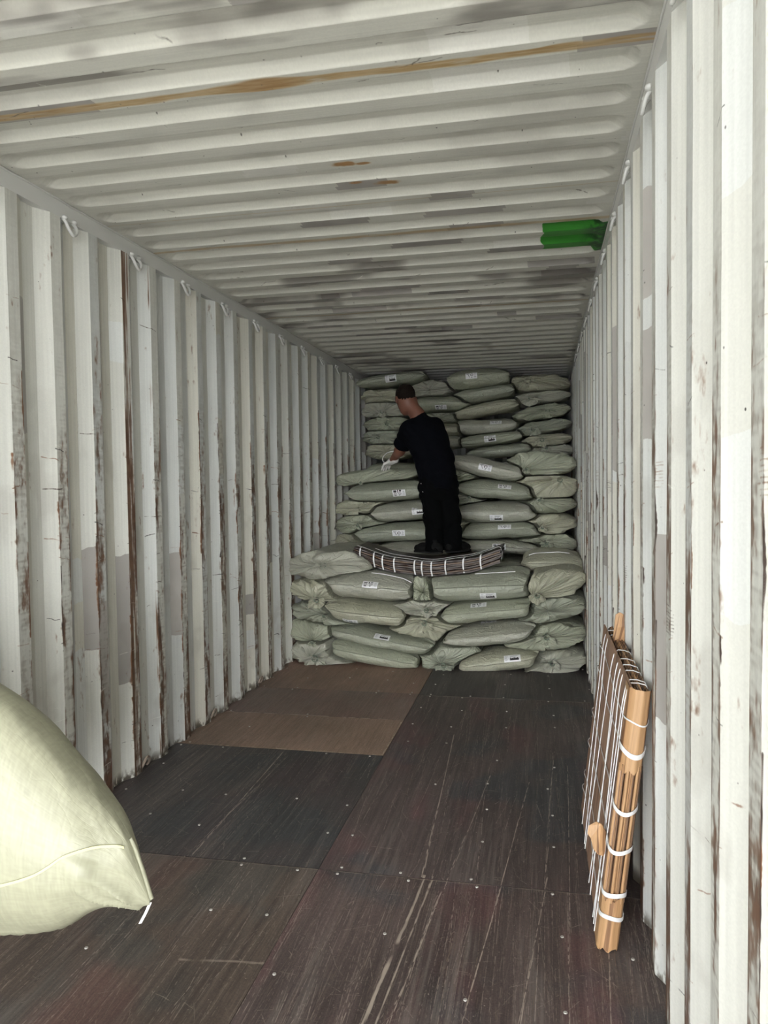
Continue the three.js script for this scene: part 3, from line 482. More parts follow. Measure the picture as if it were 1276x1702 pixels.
// A tied sack lying with its gathered mouth towards the doors.
function tiedSurface(o, sd) {
  const d = o.d ?? 0.62, dome = Math.min(0.17, 0.55 * o.w), zf = o.z, zd = zf - dome, zb = zf - d, kx = (o.k?.[0] ?? 0) * 0.9, ky = clamp((o.k?.[1] ?? -0.01) * 0.9, -o.h * 0.42, o.h * 0.42), t = (o.r ?? 0) * Math.PI / 180, ct = Math.cos(t), st = Math.sin(t), amp = 0.05 * Math.min(1.2, o.h / 0.17);
  return (u, v) => {
    const th = 2 * Math.PI * v - Math.PI / 2, sn = Math.sin(th), cs = Math.cos(th); let rho = 1, z, tt = 0, nz = 0;
    if (u < 0.1) { const q = u / 0.1; rho = 0.1 + 0.9 * Math.sqrt(q * (2 - q)); z = zb + 0.04 * q; } else if (u < 0.4) { z = mix(zb + 0.04, zd, (u - 0.1) / 0.3); } else { tt = (u - 0.4) / 0.6; const ph = tt * Math.PI / 2; rho = Math.pow(Math.cos(ph * 0.985), 0.85); z = zd + dome * Math.sin(ph) - 0.05 * sstep(0.7, 1, tt); nz = tt; }
    const lens = 1 - 0.34 * Math.pow(Math.abs(cs), 4);
    let x = o.w / 2 * rho * spow(cs, 0.8), y = o.h / 2 * rho * spow(sn, 0.82) * lens;
    const wob = 0.5 * vn(tt * 4, sd), fold = Math.pow(ridge(v * 15 + sd * 3.1 + wob, tt * 1.2 + sd), 2.2) * 0.75 + Math.pow(ridge(v * 33 + sd + wob * 2, tt * 1.6), 1.6) * 0.42 + ridge(v * 7 + sd * 9, 2 + tt) * 0.35 - 0.62;
    const low = 0.022 * (fbm(x * 5 + sd * 2, y * 7 + z * 4 + sd, 3) - 0.5), a = amp * Math.sin(Math.PI * Math.pow(clamp(tt), 0.8)) * fold + 0.5 * amp * tt * fold;
    x += cs * (low + a * (1 - nz)); y += sn * (low + a * (1 - nz)) * 0.8; z += nz * (a + low);
    const kk = tt * tt; x += kx * kk; y += ky * kk;
    return inside([o.x + x * ct - y * st, o.y + x * st + y * ct, z, v * 2 * (o.w + o.h) * 0.8, z]);
  };
}
function normalAt(f, u, v) { const e = 0.004, a = f(u + e, v), b = f(u - e, v), c = f(u, v + e), d = f(u, v - e); return new THREE.Vector3(a[0] - b[0], a[1] - b[1], a[2] - b[2]).cross(new THREE.Vector3(c[0] - d[0], c[1] - d[1], c[2] - d[2])).normalize(); }
const ruffle = (sd, R) => { // the bunched cloth beyond the knot
  return gridGeo(7, 40, (u, v) => {
    const th = v * Math.PI * 2, n = vn(v * 9 + sd, u * 2) - 0.5, wv = Math.sin(th * 5 + sd + 2 * u) * 0.5 + Math.sin(th * 9 + sd * 2) * 0.3, r = R * (0.16 + 0.84 * Math.pow(u, 1.3)) * (1 + 0.35 * n);
    return [r * Math.cos(th), r * Math.sin(th) * 0.62 - 0.25 * R * u * u, 0.75 * R * u - R * 0.4 * u * u + R * 0.42 * u * wv, v * 0.4, u * 0.1];
  }, true);
};
const SURF = [];
function buildSack(o, i) {
  const sd = i * 7.31 + 3, tied = o.t === 't', f = pressed(tied ? tiedSurface(o, Math.floor(sd * 10)) : sideSurface(o, Math.floor(sd * 10)), i);
  SURF[i] = f;
  const tier = o.z > -6 ? 'front stack of sacks' : o.z > -8 ? 'middle stack of sacks' : 'back stack of sacks';
  const P = f(0.5, 0), base = [o.x, Math.max(0, o.y - o.h / 2), o.z - 0.25];
  const t = thing('woven_sack', 'olive ' + o.s, 'sack', tier, base);
  const mat = (tied ? tiedMats : sackMats)[i % 4], mv = (g) => g.translate(-base[0], -base[1], -base[2]);
  mesh('sack_body', mv(tied ? gridGeo(56, 132, f, true) : gridGeo(84, 66, f, true)), mat, t);
  if (tied && o.k) {
    const q = f(0.985, 0.3); let R = 0.075 + 0.045 * hash(i, 8);
    const meets = () => { for (let k = 0; k < 8; k++) { const a = k * Math.PI / 4; for (const w of [0.5, 1.1]) if (CELLS.some((B, j) => j !== i && level(B, [q[0] + R * w * Math.cos(a), q[1] + R * w * 0.75 * Math.sin(a) - 0.15 * R, q[2] + 0.2 * R]) < 1.12)) return true; } return false; };
    for (let k = 0; k < 14 && meets(); k++) { q[2] += 0.009; R *= 0.91; }
    const rg = ruffle(i * 3.7, R); rg.rotateX(0.25); const g = rg.translate(q[0], q[1], q[2] - 0.004);
    const mouth = mesh('tied_mouth', mv(g), mat, t);
    const tg = new THREE.TorusGeometry(R * 0.26, 0.005, 6, 16); tg.translate(q[0], q[1], q[2] + 0.006); mesh('tie_cord', mv(tg), tieMat, mouth);
  }
  if (!tied) { // flat sewn hems at both ends
    for (const e of [0, 1]) { const tip = f(e, 0.5); if (CELLS.some((B, j) => j !== i && level(B, tip) < 1.3) || tip[0] < XL + 0.04 || tip[0] > XR - 0.04) continue; const g = gridGeo(2, 18, (u, w) => { const v0 = 0.28 + 0.44 * w, a = f(e, v0), b = f(e ? 0.965 : 0.035, v0), dx = (e ? 1 : -1) * 0.018 * u; return [a[0] + dx, (a[1]) + 0.004 * Math.sin(w * 17 + i) * u, a[2] - 0.01]; }); const h = g.clone(); h.translate(0, -0.003, 0); const m = mesh('sewn_hem', mv(mergeGeometries([g, h])), mat, t); }
    { const pts = []; for (let k = 0; k <= 22; k++) { const u = mix(0.07, 0.93, k / 22); let best = 9, bp = null; for (let v = 0.47; v < 0.62; v += 0.006) { const p = f(u, v), e = Math.abs((p[1] - o.y) - (p[0] - o.x) * Math.tan((o.r ?? 0) * Math.PI / 180) - o.h * (0.03 + 0.1 * hash(Math.floor(sd * 10), 5))); if (e < best) { best = e; bp = p; } } pts.push([bp[0], bp[1], bp[2] + 0.0005]); } mesh('side_seam', mv(tube(pts, 0.0032, 66, 5)), mat, t); }
    if (o.l) {
      const lx = o.l[0], ly = o.l[1], u0 = clamp(0.5 + lx / o.w, 0.1, 0.9); let best = 9, v0 = 0.5;
      for (let v = 0.3; v < 0.72; v += 0.004) { const p = f(u0, v); if (Math.abs(p[1] - (o.y + ly)) < best && p[2] > o.z - 0.3) { best = Math.abs(p[1] - (o.y + ly)); v0 = v; } }
      const a = f(u0, v0 - 0.01), b = f(u0, v0 + 0.01), dv = 0.02 / Math.hypot(a[0] - b[0], a[1] - b[1], a[2] - b[2]), up = b[1] > a[1] ? 1 : -1, n = normalAt(f, u0, v0); if (n.z < 0) n.negate();
      const LW = 0.125, LH = 0.074, lg = gridGeo(10, 7, (u, v) => { const uu = u0 + (u - 0.5) * LW / o.w, vv = v0 + (v - 0.5) * LH * dv * up, p = f(uu, vv), m = normalAt(f, uu, vv); if (m.dot(n) < 0) m.negate(); return [p[0] + m.x * 0.004, p[1] + m.y * 0.004, p[2] + m.z * 0.004, u, v]; });
      mesh('paper_label', mv(lg), labelMats[i % 3], t).userData.label = 'white printed paper label';
    }
  }
  return t;
}
const EXTRA = [
  { t: 's', x: -1.42, y: 0.63, z: -6.52, w: 0.86, h: 0.20, r: 0, d: 0.64, s: 'plain sack behind the plump top sack, under the back of the curved bundle' },
  { t: 's', x: -0.42, y: 0.64, z: -6.52, w: 0.86, h: 0.20, r: 0, d: 0.64, s: 'plain sack behind the labelled top sack, right of the shoes' },
  { t: 's', x: 0.075, y: 0.765, z: -6.42, w: 0.50, h: 0.18, r: 0, d: 0.72, s: 'plain sack at the right wall behind the big tied sack, under a white strap' }];
for (const o of SACKS) if (o.t === 't' && !o.d) o.z -= 0.04;
[...SACKS, ...EXTRA].forEach((o) => CELLS.push(cellOf(o)));
[...SACKS, ...EXTRA].forEach(buildSack);
{ // the sacks buried in the stacks
  const sf = sideSurface({ x: 0, y: 2, z: 0.31, w: 0.80, h: 0.16, r: 0, d: 0.60 }, 55), far = (u, v) => { const p = sf(u, v); p[0] = sfx(u, v); return p; };
  const sfx = (u, v) => { const o2 = sideSurfaceX(u, v); return o2; };
  function sideSurfaceX(u) { return 0.35 * (2 * u - 1); }
  const geo = gridGeo(18, 20, far, true); geo.translate(0, -2, 0);
  let first = null; const spots = [];
  for (let k = 0; k < 3; k++) for (const x of [-1.42, -0.42]) spots.push([x, 0.10 + k * 0.175, -6.85]);
  for (let k = 0; k < 4; k++) for (const x of [-1.6, -0.85, -0.11]) spots.push([x, 0.10 + k * 0.172, -7.66]);
  for (let k = 0; k < 10; k++) for (const x of [-1.6, -0.85, -0.11]) spots.push([x, 0.10 + k * 0.168, -8.66]);
  for (const [x, y, z] of spots) {
    let t;
    if (!first) { t = first = thing('woven_sack', 'olive woven sack buried inside the stacks, behind the sacks in view', 'sack', 'sacks buried in the stacks'); mesh('sack_body', geo, sackMats[1], t); }
    else { t = first.clone(); t.name = numbered('woven_sack'); scene.add(t); }
    t.position.set(x, y, z);
  }
  // loose white straps lying over three of the top sacks
  const strap = (i, u0, u1, va, vb, label) => { const pts = []; for (let k = 0; k <= 10; k++) { const q = k / 10, u = mix(u0, u1, q), v = mix(va, vb, q), p = SURF[i](u, v), n = normalAt(SURF[i], u, v); if (n.y < 0) n.negate(); pts.push([p[0] + n.x * 0.010, p[1] + n.y * 0.010, p[2] + n.z * 0.010]); } const t = thing('packing_strap', label, 'strap', 'loose white straps', pts[0]); mesh('strap_cord', tube(pts, 0.0042, 50, 6).translate(-pts[0][0], -pts[0][1], -pts[0][2]), strapMat, t); };
  strap(16, 0.50, 0.93, 0.62, 0.605, 'thin white strap curving over the plump top sack left of the curved bundle');
  strap(18, 0.46, 0.82, 0.60, 0.615, 'thin white strap across the labelled top sack under the right end of the curved bundle');
  strap(SACKS.length + 2, 0.12, 0.78, 0.63, 0.64, 'thin white strap over the sack behind the big tied sack at the right wall');
}
// the sack being carried in past the camera, its loose bottom corner leading
{
  const S = [ // x, y low, y high, z middle, half depth
    [-0.905, 0.500, 0.512, -1.60, 0.004], [-0.93, 0.496, 0.590, -1.60, 0.02], [-0.955, 0.493, 0.652, -1.60, 0.04], [-1.0, 0.490, 0.700, -1.61, 0.07], [-1.06, 0.476, 0.752, -1.62, 0.10], [-1.15, 0.432, 0.835, -1.63, 0.125], [-1.31, 0.396, 0.962, -1.64, 0.145], [-1.55, 0.38, 1.06, -1.64, 0.15], [-1.72, 0.43, 1.03, -1.63, 0.12], [-1.82, 0.55, 0.92, -1.62, 0.05], [-1.85, 0.66, 0.80, -1.62, 0.01]];
  const at = (u) => { const k = clamp(u) * (S.length - 1), i = Math.min(S.length - 2, Math.floor(k)), t = k - i, a = S[Math.max(0, i - 1)], b = S[i], c = S[i + 1], d = S[Math.min(S.length - 1, i + 2)]; return b.map((_, j) => 0.5 * (2 * b[j] + (c[j] - a[j]) * t + (2 * a[j] - 5 * b[j] + 4 * c[j] - d[j]) * t * t + (3 * b[j] - a[j] - 3 * c[j] + d[j]) * t * t * t)); };
  const f = (u, v) => {
    const [x, y0, y1, zc, hd] = at(u), th = 2 * Math.PI * v + Math.PI, sn = Math.sin(th), cs = Math.cos(th), hy = (y1 - y0) / 2, kink = cs > 0 ? 1 - 0.25 * clamp(sn) : 1;
    let y = (y0 + y1) / 2 + hy * spow(sn, 0.85), z = zc + Math.abs(hd) * spow(cs, 0.8) * kink;
    const fold = (0.016 * (ridge(u * 2.2 + v * 5, v * 8 - u * 5) - 0.5) + 0.012 * Math.pow(ridge(u * 4 + 3, v * 13 - u * 6), 3)) * sstep(0, 0.2, u) * (v < 0.52 ? 1 : 0.35) + 0.010 * (fbm(u * 6, v * 6, 2) - 0.5) * sstep(0, 0.3, u);
    return [x, y + fold * sn, z + fold * cs, x, v * 1.3];
  };
  const base = [-1.35, 0.4, -1.62], t = thing('woven_sack', 'pale green woven sack carried in past the camera at the lower left', 'sack', null, base), mv = (g) => g.translate(-base[0], -base[1], -base[2]);
  const near = sackMats[2].clone(); near.bumpScale = 0.0009; near.color.setRGB(0.72, 0.71, 0.61);  // tint darkened in place of shade, against the strong doorway light
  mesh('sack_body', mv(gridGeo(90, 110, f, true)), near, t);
  const pts = []; for (let k = 0; k <= 16; k++) { const q = k / 16, u = mix(0.2, 0.70, q), v = q < 0.5 ? mix(0.66, 0.5, Math.pow(q * 2, 0.8)) : mix(0.5, 0.39, (q - 0.5) * 2), p = f(u, v); pts.push([p[0], p[1], p[2] + 0.003]); }
  mesh('yellow_stripe', mv(ribbon(pts, () => new THREE.Vector3(0, 1, 0.25), 0.007, 0.002)), new THREE.MeshStandardMaterial({ color: new THREE.Color().setRGB(0.60, 0.58, 0.34), roughness: 0.5 }), t).userData.label = 'pale yellow stripe woven into the sack';
  const hem = []; for (let k = 0; k <= 12; k++) { const q = k / 12, s = at(mix(0, 0.2, q)); hem.push([s[0] + 0.004, s[2] + 0.002, s[3]]); }
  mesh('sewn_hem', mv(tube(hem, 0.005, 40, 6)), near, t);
  mesh('thread_end', mv(ribbon([[-0.905, 0.505, -1.6], [-0.913, 0.485, -1.595], [-0.927, 0.458, -1.59]], () => new THREE.Vector3(1, 0.3, 0), 0.008, 0.002)), strapMat, t).userData.label = 'white thread end hanging from the corner';
}

// ---------------------------------------------------------------- strapped bundles of folded board
function boardTexture(c1, c2, c3, sd, along) {
  const T = new Tex(512, 512); T.fill((u, v, c) => { const a = along ? v : u, b = along ? u : v, n = fbm(a * 40 + sd, b * 3 + sd, 4), m = fbm(a * 9 + sd * 2, b * 1.2, 3), f = vn(a * 300, b * 20), s = sstep(0.56, 0.66, n), q = 1 + 0.2 * (m - 0.5) + 0.1 * (f - 0.5); for (let k = 0; k < 3; k++) c[k] = clamp(mix(mix(c1[k], c2[k], sstep(0.35, 0.65, m)), c3[k], s * 0.8) * q, 0, 255); }); return T.tex();
}
const kraftMat = new THREE.MeshStandardMaterial({ map: boardTexture([198, 158, 116], [180, 140, 100], [118, 84, 58], 3, false), roughness: 0.55 });
const brownMat = new THREE.MeshStandardMaterial({ map: boardTexture([176, 142, 118], [158, 126, 104], [120, 92, 76], 11, false), roughness: 0.6 });
const edgeMat = new THREE.MeshStandardMaterial({ map: boardTexture([134, 104, 82], [160, 122, 86], [74, 54, 42], 17, false), roughness: 0.7 });
const darkBoard = [0, 1].map((k) => new THREE.MeshStandardMaterial({ map: boardTexture(k ? [86, 62, 40] : [66, 48, 40], k ? [118, 88, 50] : [82, 60, 47], [32, 23, 20], 23 + k * 5, true), color: new THREE.Color().setRGB(0.55, 0.5, 0.46), roughness: 0.42 }));
{
  const T = 0.062, HB = 0.832, LB = 1.06, lean = 0.122, t = thing('board_bundle', 'bundle of folded brown board tied with white straps, leaning on the right wall', 'bundle', null, [0.160, 0.006, -2.425]);
  t.rotation.z = -lean;
  const N = 8, th = T / N; seed(61);
  for (let i = 0; i < N; i++) { // the folded leaves, standing edge to edge
    const xc = (i + 0.5) * th, q = (xc / T) * 2 - 1, front = -0.03 + 0.03 * Math.sqrt(1 - q * q * 0.96) + rr(-0.004, 0.002), hb = HB + rr(-0.012, 0.006), g = new RoundedBoxGeometry(th * 0.9, hb, LB + front - rr(-0.01, 0.02), 2, th * 0.4); const L = LB + front;
    const p = g.attributes.position, uv = g.attributes.uv; for (let k = 0; k < p.count; k++) { const y = p.getY(k), z = p.getZ(k); p.setX(k, p.getX(k) + 0.0016 * Math.sin(y * 9 + i * 2) + 0.001 * Math.sin(z * 14 + i)); uv.setXY(k, z * 0.9 + p.getX(k) * 3 + i * 0.13, y * 0.6); }
    g.translate(xc, hb / 2 + 0.002, front - L / 2); g.computeVertexNormals();
    mesh('board_leaf', g, i === 0 ? brownMat : i % 3 === 1 ? kraftMat : edgeMat, t);
  }
  // kraft wrapping left on the folded edge, torn away in the middle
  const wrap = (y0, y1, sd) => { const g = gridGeo(26, 8, (u, v) => { const ph = mix(-0.15, 1.0, u), jag = 0.018 * (vn(u * 14 + sd, 1) - 0.5), y = mix(y0 + jag, y1 + (sd > 1 ? jag : 0), v); let x, z; if (ph < 0) { x = -0.003; z = -0.035 + ph * 0.5; } else { const a = Math.PI * ph; x = T / 2 - (T / 2 + 0.003) * Math.cos(a); z = -0.032 + 0.036 * Math.sin(a) + 0.0015 * Math.sin(u * 30 + sd); } return [x, y, z, u * 0.25 + sd * 0.3, y * 0.7]; }); const h = g.clone(); h.translate(0.0006, 0, -0.0015); mesh('kraft_wrapping', mergeGeometries([g, h]), kraftMat, t); };
  wrap(0.575, HB + 0.004, 1); wrap(0.0, 0.165, 2);
  const ridges = []; for (let i = 0; i < 6; i++) { const a = 0.3 + 2.5 * (i / 5), x = T / 2 - (T / 2) * Math.cos(a), z = -0.032 + 0.031 * Math.sin(a); const g = new THREE.CylinderGeometry(0.0052, 0.0052, 0.44, 9); g.translate(x, 0.375, z); const m = mesh('folded_strip', g, i % 2 ? edgeMat : kraftMat, t); }
  const loop = (y, w, sd) => { const pts = []; const off = 0.0055, zf = 0.0055; for (let k = 0; k <= 10; k++) { const a = Math.PI * k / 10; pts.push([T / 2 - (T / 2 + off) * Math.cos(a), y + 0.006 * Math.sin(a * 2 + sd) - 0.012 * Math.sin(a), -0.032 + 0.037 * Math.sin(a)]); } for (const z of [-0.3, -0.6, -0.9, -LB + 0.02]) pts.push([T + 0.003, y, z]); pts.push([T / 2, y, -LB - 0.004]); for (const z of [-LB + 0.02, -0.9, -0.6, -0.3, -0.1]) pts.push([-0.004, y + 0.012 * Math.sin(z * 5 + sd), z]); mesh('white_cord', ribbon(pts, () => new THREE.Vector3(0, 1, 0), Math.min(w, 0.005), 0.002, true), strapMat, t); if (w > 0.01) mesh('white_strap', ribbon(pts.slice(0, 11).map((p, k) => [T / 2 + (p[0] - T / 2) * 1.03, p[1], p[2] + 0.0015]), () => new THREE.Vector3(0, 1, 0), w, 0.0024), strapMat, t); };
  [[0.645, 0.016, 1], [0.462, 0.013, 2], [0.333, 0.013, 3], [0.190, 0.014, 4], [0.116, 0.013, 5], [0.74, 0.005, 6]].forEach((a) => loop(...a));
  [[0.03, 0.06], [0.07, 0.14], [0.19, 0.10], [0.27, 0.36], [0.36, 0.28], [0.50, 0.62], [0.78, 0.66], [0.88, 0.84]].forEach(([a, b], i) => { const za = -0.03 - a * (LB - 0.05), zb = -0.03 - b * (LB - 0.05), o = 0.004; mesh('white_cord', tube([[-o, 0.004, zb], [-o, 0.3, mix(za, zb, 0.65)], [-o - 0.001, 0.6, mix(za, zb, 0.3)], [-o, HB - 0.03, za], [0.006, HB + 0.003, za - 0.012], [T / 2, HB + 0.006, za - 0.02], [T - 0.006, HB + 0.003, za - 0.012], [T + 0.003, HB - 0.03, za], [T + 0.003, 0.4, zb], [T + 0.002, 0.004, zb]], 0.002, 70, 6), strapMat, t); });
  const flap = (pts, th2, pos, rot) => { const s = new THREE.Shape(pts.map((p) => new THREE.Vector2(...p))); const g = new THREE.ExtrudeGeometry(s, { depth: th2, bevelEnabled: true, bevelSize: 0.001, bevelThickness: 0.001, bevelSegments: 1, curveSegments: 10 }); const p = g.attributes.position, uv = g.attributes.uv; for (let k = 0; k < p.count; k++) { uv.setXY(k, p.getX(k) * 2.5, p.getY(k) * 2.5); p.setZ(k, p.getZ(k) + 0.006 * Math.sin(p.getX(k) * 60) + 0.008 * Math.sin(p.getY(k) * 40)); } g.computeVertexNormals(); const m = mesh('torn_flap', g, kraftMat, t); m.position.set(...pos); m.rotation.set(...rot); m.userData.label = 'torn tan flap of board'; };
  flap([[0, 0], [-0.02, -0.004], [-0.034, 0.012], [-0.042, 0.05], [-0.052, 0.062], [-0.05, 0.085], [-0.03, 0.098], [-0.012, 0.096], [0.004, 0.08], [0.006, 0.03]], 0.003, [-0.004, 0.262, -0.085], [0, -0.35, 0.12]);
  flap([[-0.02, 0], [-0.03, 0.06], [-0.034, 0.115], [-0.02, 0.128], [0.012, 0.118], [0.03, 0.095], [0.022, 0.02], [0.012, -0.01]], 0.004, [0.036, HB - 0.02, -0.78], [0, 0.15, -0.12]);
}
{ // the limp bundle lying over the front stack, under the man's shoes
  const XA = LIMP.x0, LEN = LIMP.len, ZF = LIMP.zf, DEPTH = LIMP.depth, TH = LIMP.th, t = thing('board_bundle', 'sagging bundle of dark folded board lashed with white straps, lying on the front sacks', 'bundle', null, [-0.93, 0.70, -6.33]);
  const mid = LIMP.mid;
  const off = (g) => g.translate(0.93, -0.70, 6.33), N = 7; seed(15);
  for (let i = 0; i < N; i++) {
    const b0 = -TH / 2 + TH * i / N, zin = rr(0, 0.022), e0 = rr(-0.01, 0.012), e1 = rr(-0.012, 0.01), h = TH / N * 0.86;
    const g = gridGeo(60, 16, (u, v) => { // a closed strip, run round its four sides
      const s = u, sag = mid(s), k = v * 4, side = Math.floor(k) % 4, q = k - Math.floor(k), wav = 0.010 * (fbm(s * 14 + i * 5, i, 3) - 0.5), zf = ZF - zin + 0.022 * (fbm(s * 18 + i * 9, 3, 3) - 0.5), zb = ZF - DEPTH;
      const yl = b0 + wav, yh = b0 + h + wav; let y, z; if (side === 0) { y = mix(yl, yh, q); z = zf; } else if (side === 1) { y = yh; z = mix(zf, zb, q); } else if (side === 2) { y = mix(yh, yl, q); z = zb; } else { y = yl; z = mix(zb, zf, q); }
      const thin = 0.85 + 0.15 * sstep(0, 0.3, s); return [XA + e0 + s * (LEN + e1 - e0), sag + y * thin, z, s * 1.6, v + i * 0.17];
    });
    const cap = (s) => gridGeo(1, 1, (u, v) => [XA + (s ? LEN + e1 : e0), mid(s) + mix(b0, b0 + h, u) * (s ? 1 : 0.85), mix(ZF - zin, ZF - DEPTH, v)]);
    mesh('board_leaf', off(mergeGeometries([g, cap(0), cap(1)].map((m) => m.toNonIndexed()))), darkBoard[i % 2], t);
  }
  for (const s of [0.05, 0.145, 0.205, 0.285, 0.425, 0.475, 0.54, 0.635, 0.755, 0.87]) {
    const x = XA + s * LEN, y = mid(s), k = TH / 2 + 0.003, f = ZF + 0.006, b = ZF - DEPTH - 0.003;
    mesh('white_strap', off(ribbon([[x + 0.004, y - k * 0.9, f - 0.01], [x - 0.003, y, f + 0.002], [x, y + k * 0.9, f - 0.004], [x + 0.006, y + k + 0.003, f - 0.035], [x + 0.008, y + k + 0.001, f - 0.06]], () => new THREE.Vector3(1, 0, 0), 0.011, 0.0024)), strapMat, t);
  }
  for (const [dz, s0, s1, ex] of [[0.035, 0.02, 0.99, 0.02], [0.20, 0.12, 0.95, 0.0]]) { const pts = []; for (let k = 0; k <= 16; k++) { const s = mix(s0, s1, k / 16); pts.push([XA + s * LEN, mid(s) + TH / 2 + 0.007 + 0.004 * Math.sin(s * 9), ZF - dz + 0.02 * Math.sin(s * 5)]); } if (ex) { pts.push([XA + LEN + 0.012, mid(1) + 0.03, ZF - dz + 0.02], [XA + LEN + 0.006, mid(1) - 0.03, ZF - 0.01]); } mesh('white_strap', off(ribbon(pts, () => new THREE.Vector3(0, 0.3, 1), 0.014, 0.003)), strapMat, t); }
}

// ---------------------------------------------------------------- the man
{
  const V = (x, y, z) => [x, y, z];
  const cap = (p, a, b, ra, rb) => { const bx = b[0] - a[0], by = b[1] - a[1], bz = b[2] - a[2], px = p[0] - a[0], py = p[1] - a[1], pz = p[2] - a[2], t = clamp((px * bx + py * by + pz * bz) / (bx * bx + by * by + bz * bz + 1e-9)); return Math.hypot(px - bx * t, py - by * t, pz - bz * t) - mix(ra, rb, t); };
  const smin = (a, b, k) => { const h = clamp(0.5 + 0.5 * (b - a) / k); return mix(b, a, h) - k * h * (1 - h); };
  const ell = (p, c, r) => { const x = (p[0] - c[0]) / r[0], y = (p[1] - c[1]) / r[1], z = (p[2] - c[2]) / r[2], l = Math.hypot(x, y, z); return (l - 1) * Math.min(r[0], r[1], r[2]); };
  const bones = (list, k) => (p) => { let d = 9; for (const b of list) d = smin(d, cap(p, ...b), k); return d; };
  function surface(f, lo, hi, res) { // marching cubes over a box
    const mc = new MarchingCubes(res, new THREE.MeshStandardMaterial(), false, false, 200000), hs = res / 2, c = lo.map((v, i) => (v + hi[i]) / 2), s = lo.map((v, i) => (hi[i] - v) / 2);
    for (let k = 0; k < res; k++) for (let j = 0; j < res; j++) for (let i = 0; i < res; i++) mc.field[i + j * res + k * res * res] = -f([c[0] + s[0] * (i - hs) / hs, c[1] + s[1] * (j - hs) / hs, c[2] + s[2] * (k - hs) / hs]);
    mc.isolation = 0; mc.update();
    const P = mc.positionArray.slice(0, mc.count * 3); for (let i = 0; i < P.length; i += 3) for (let q = 0; q < 3; q++) P[i + q] = c[q] + s[q] * P[i + q];
    let g = new THREE.BufferGeometry(); g.setAttribute('position', new THREE.BufferAttribute(P, 3)); g = mergeVertices(g, 1e-4); g.computeVertexNormals(); return g;
  }
  const base = [-0.88, 0.858, -6.6], t = thing('person', 'man in black T-shirt and black trousers, seen from behind, gloved hand on a sack', 'person', null, base), mv = (g) => g.translate(-base[0], -base[1], -base[2]);
  // joints
  const pel = V(-0.888, 1.47, -6.6), hipL = V(-0.955, 1.45, -6.57), hipR = V(-0.825, 1.45, -6.64), knL = V(-0.935, 1.145, -6.64), knR = V(-0.80, 1.15, -6.70), anL = V(-0.925, 0.905, -6.53), anR = V(-0.762, 0.915, -6.62);
  const wst = V(-0.912, 1.63, -6.61), chs = V(-0.975, 1.85, -6.64), shL = V(-1.135, 1.935, -6.60), shR = V(-0.935, 1.955, -6.70), nk = V(-1.075, 2.06, -6.66), hd = V(-1.185, 2.205, -6.69);
  const elL = V(-1.255, 1.757, -6.76), wrL = V(-1.36, 1.66, -6.90), elR = V(-0.93, 1.72, -6.96), wrR = V(-0.99, 1.56, -7.02);
  const torso = [[pel, wst, 0.125, 0.125], [V(-0.945, 1.49, -6.58), V(-0.99, 1.66, -6.6), 0.095, 0.09], [V(-0.848, 1.49, -6.64), V(-0.862, 1.66, -6.66), 0.095, 0.09], [wst, chs, 0.125, 0.14], [V(-0.99, 1.66, -6.6), V(-1.07, 1.86, -6.62), 0.09, 0.105], [V(-0.862, 1.66, -6.66), V(-0.925, 1.86, -6.70), 0.09, 0.095], [shL, shR, 0.075, 0.075], [V(-1.03, 1.95, -6.65), nk, 0.09, 0.058]];
  const legs = [[hipL, knL, 0.092, 0.06], [knL, anL, 0.06, 0.042], [hipR, knR, 0.092, 0.06], [knR, anR, 0.06, 0.042]];
  const arms = [[shL, elL, 0.058, 0.045], [elL, wrL, 0.044, 0.03], [shR, elR, 0.058, 0.045], [elR, wrR, 0.044, 0.03]];
  const bodyF = bones([...torso, ...legs, ...arms, [nk, hd, 0.064, 0.066]], 0.035);
  const bodyG = surface(bodyF, [-1.5, 0.84, -7.15], [-0.55, 2.25, -6.35], 96);
  // head bowed to the left, turned from the camera
  const fx = new THREE.Vector3(-0.38, -0.46, -0.80).normalize(), rt = new THREE.Vector3(0.903, 0, -0.429).normalize(), up = new THREE.Vector3().crossVectors(rt, fx).normalize(); if (up.y < 0) up.negate();
  const loc = (p) => { const x = p[0] - hd[0], y = p[1] - hd[1], z = p[2] - hd[2]; return [x * rt.x + y * rt.y + z * rt.z, x * up.x + y * up.y + z * up.z, x * fx.x + y * fx.y + z * fx.z]; };
  const headF = (p) => {
    const q = loc(p); let d = ell(q, [0, 0.03, -0.012], [0.082, 0.098, 0.100]); d = smin(d, ell(q, [0, -0.045, 0.03], [0.062, 0.075, 0.062]), 0.04); d = smin(d, ell(q, [0, -0.10, 0.055], [0.032, 0.026, 0.028]), 0.03);
    d = smin(d, cap(q, [0, 0.0, 0.085], [0, -0.035, 0.108], 0.010, 0.015), 0.012); d = smin(d, ell(q, [0, 0.02, 0.072], [0.055, 0.012, 0.018]), 0.015);
    for (const s of [-1, 1]) { d = smin(d, ell(q, [s * 0.087, -0.012, -0.012], [0.012, 0.034, 0.02]), 0.008); d = Math.max(d, -ell(q, [s * 0.032, -0.002, 0.096], [0.016, 0.009, 0.012])); d = smin(d, ell(q, [s * 0.032, -0.002, 0.078], [0.011, 0.009, 0.011]), 0.003); }
    d = Math.max(d, -ell(q, [0, -0.068, 0.102], [0.026, 0.004, 0.014])); return smin(d, cap(p, nk, hd, 0.064, 0.066), 0.03);
  };
  const headG = surface(headF, [-1.32, 2.03, -6.84], [-1.03, 2.34, -6.54], 84);
  const skin = new THREE.MeshStandardMaterial({ color: new THREE.Color().setRGB(0.17, 0.07, 0.045), roughness: 0.55 });
  mesh('body', mv(mergeGeometries([bodyG, headG])), skin, t);
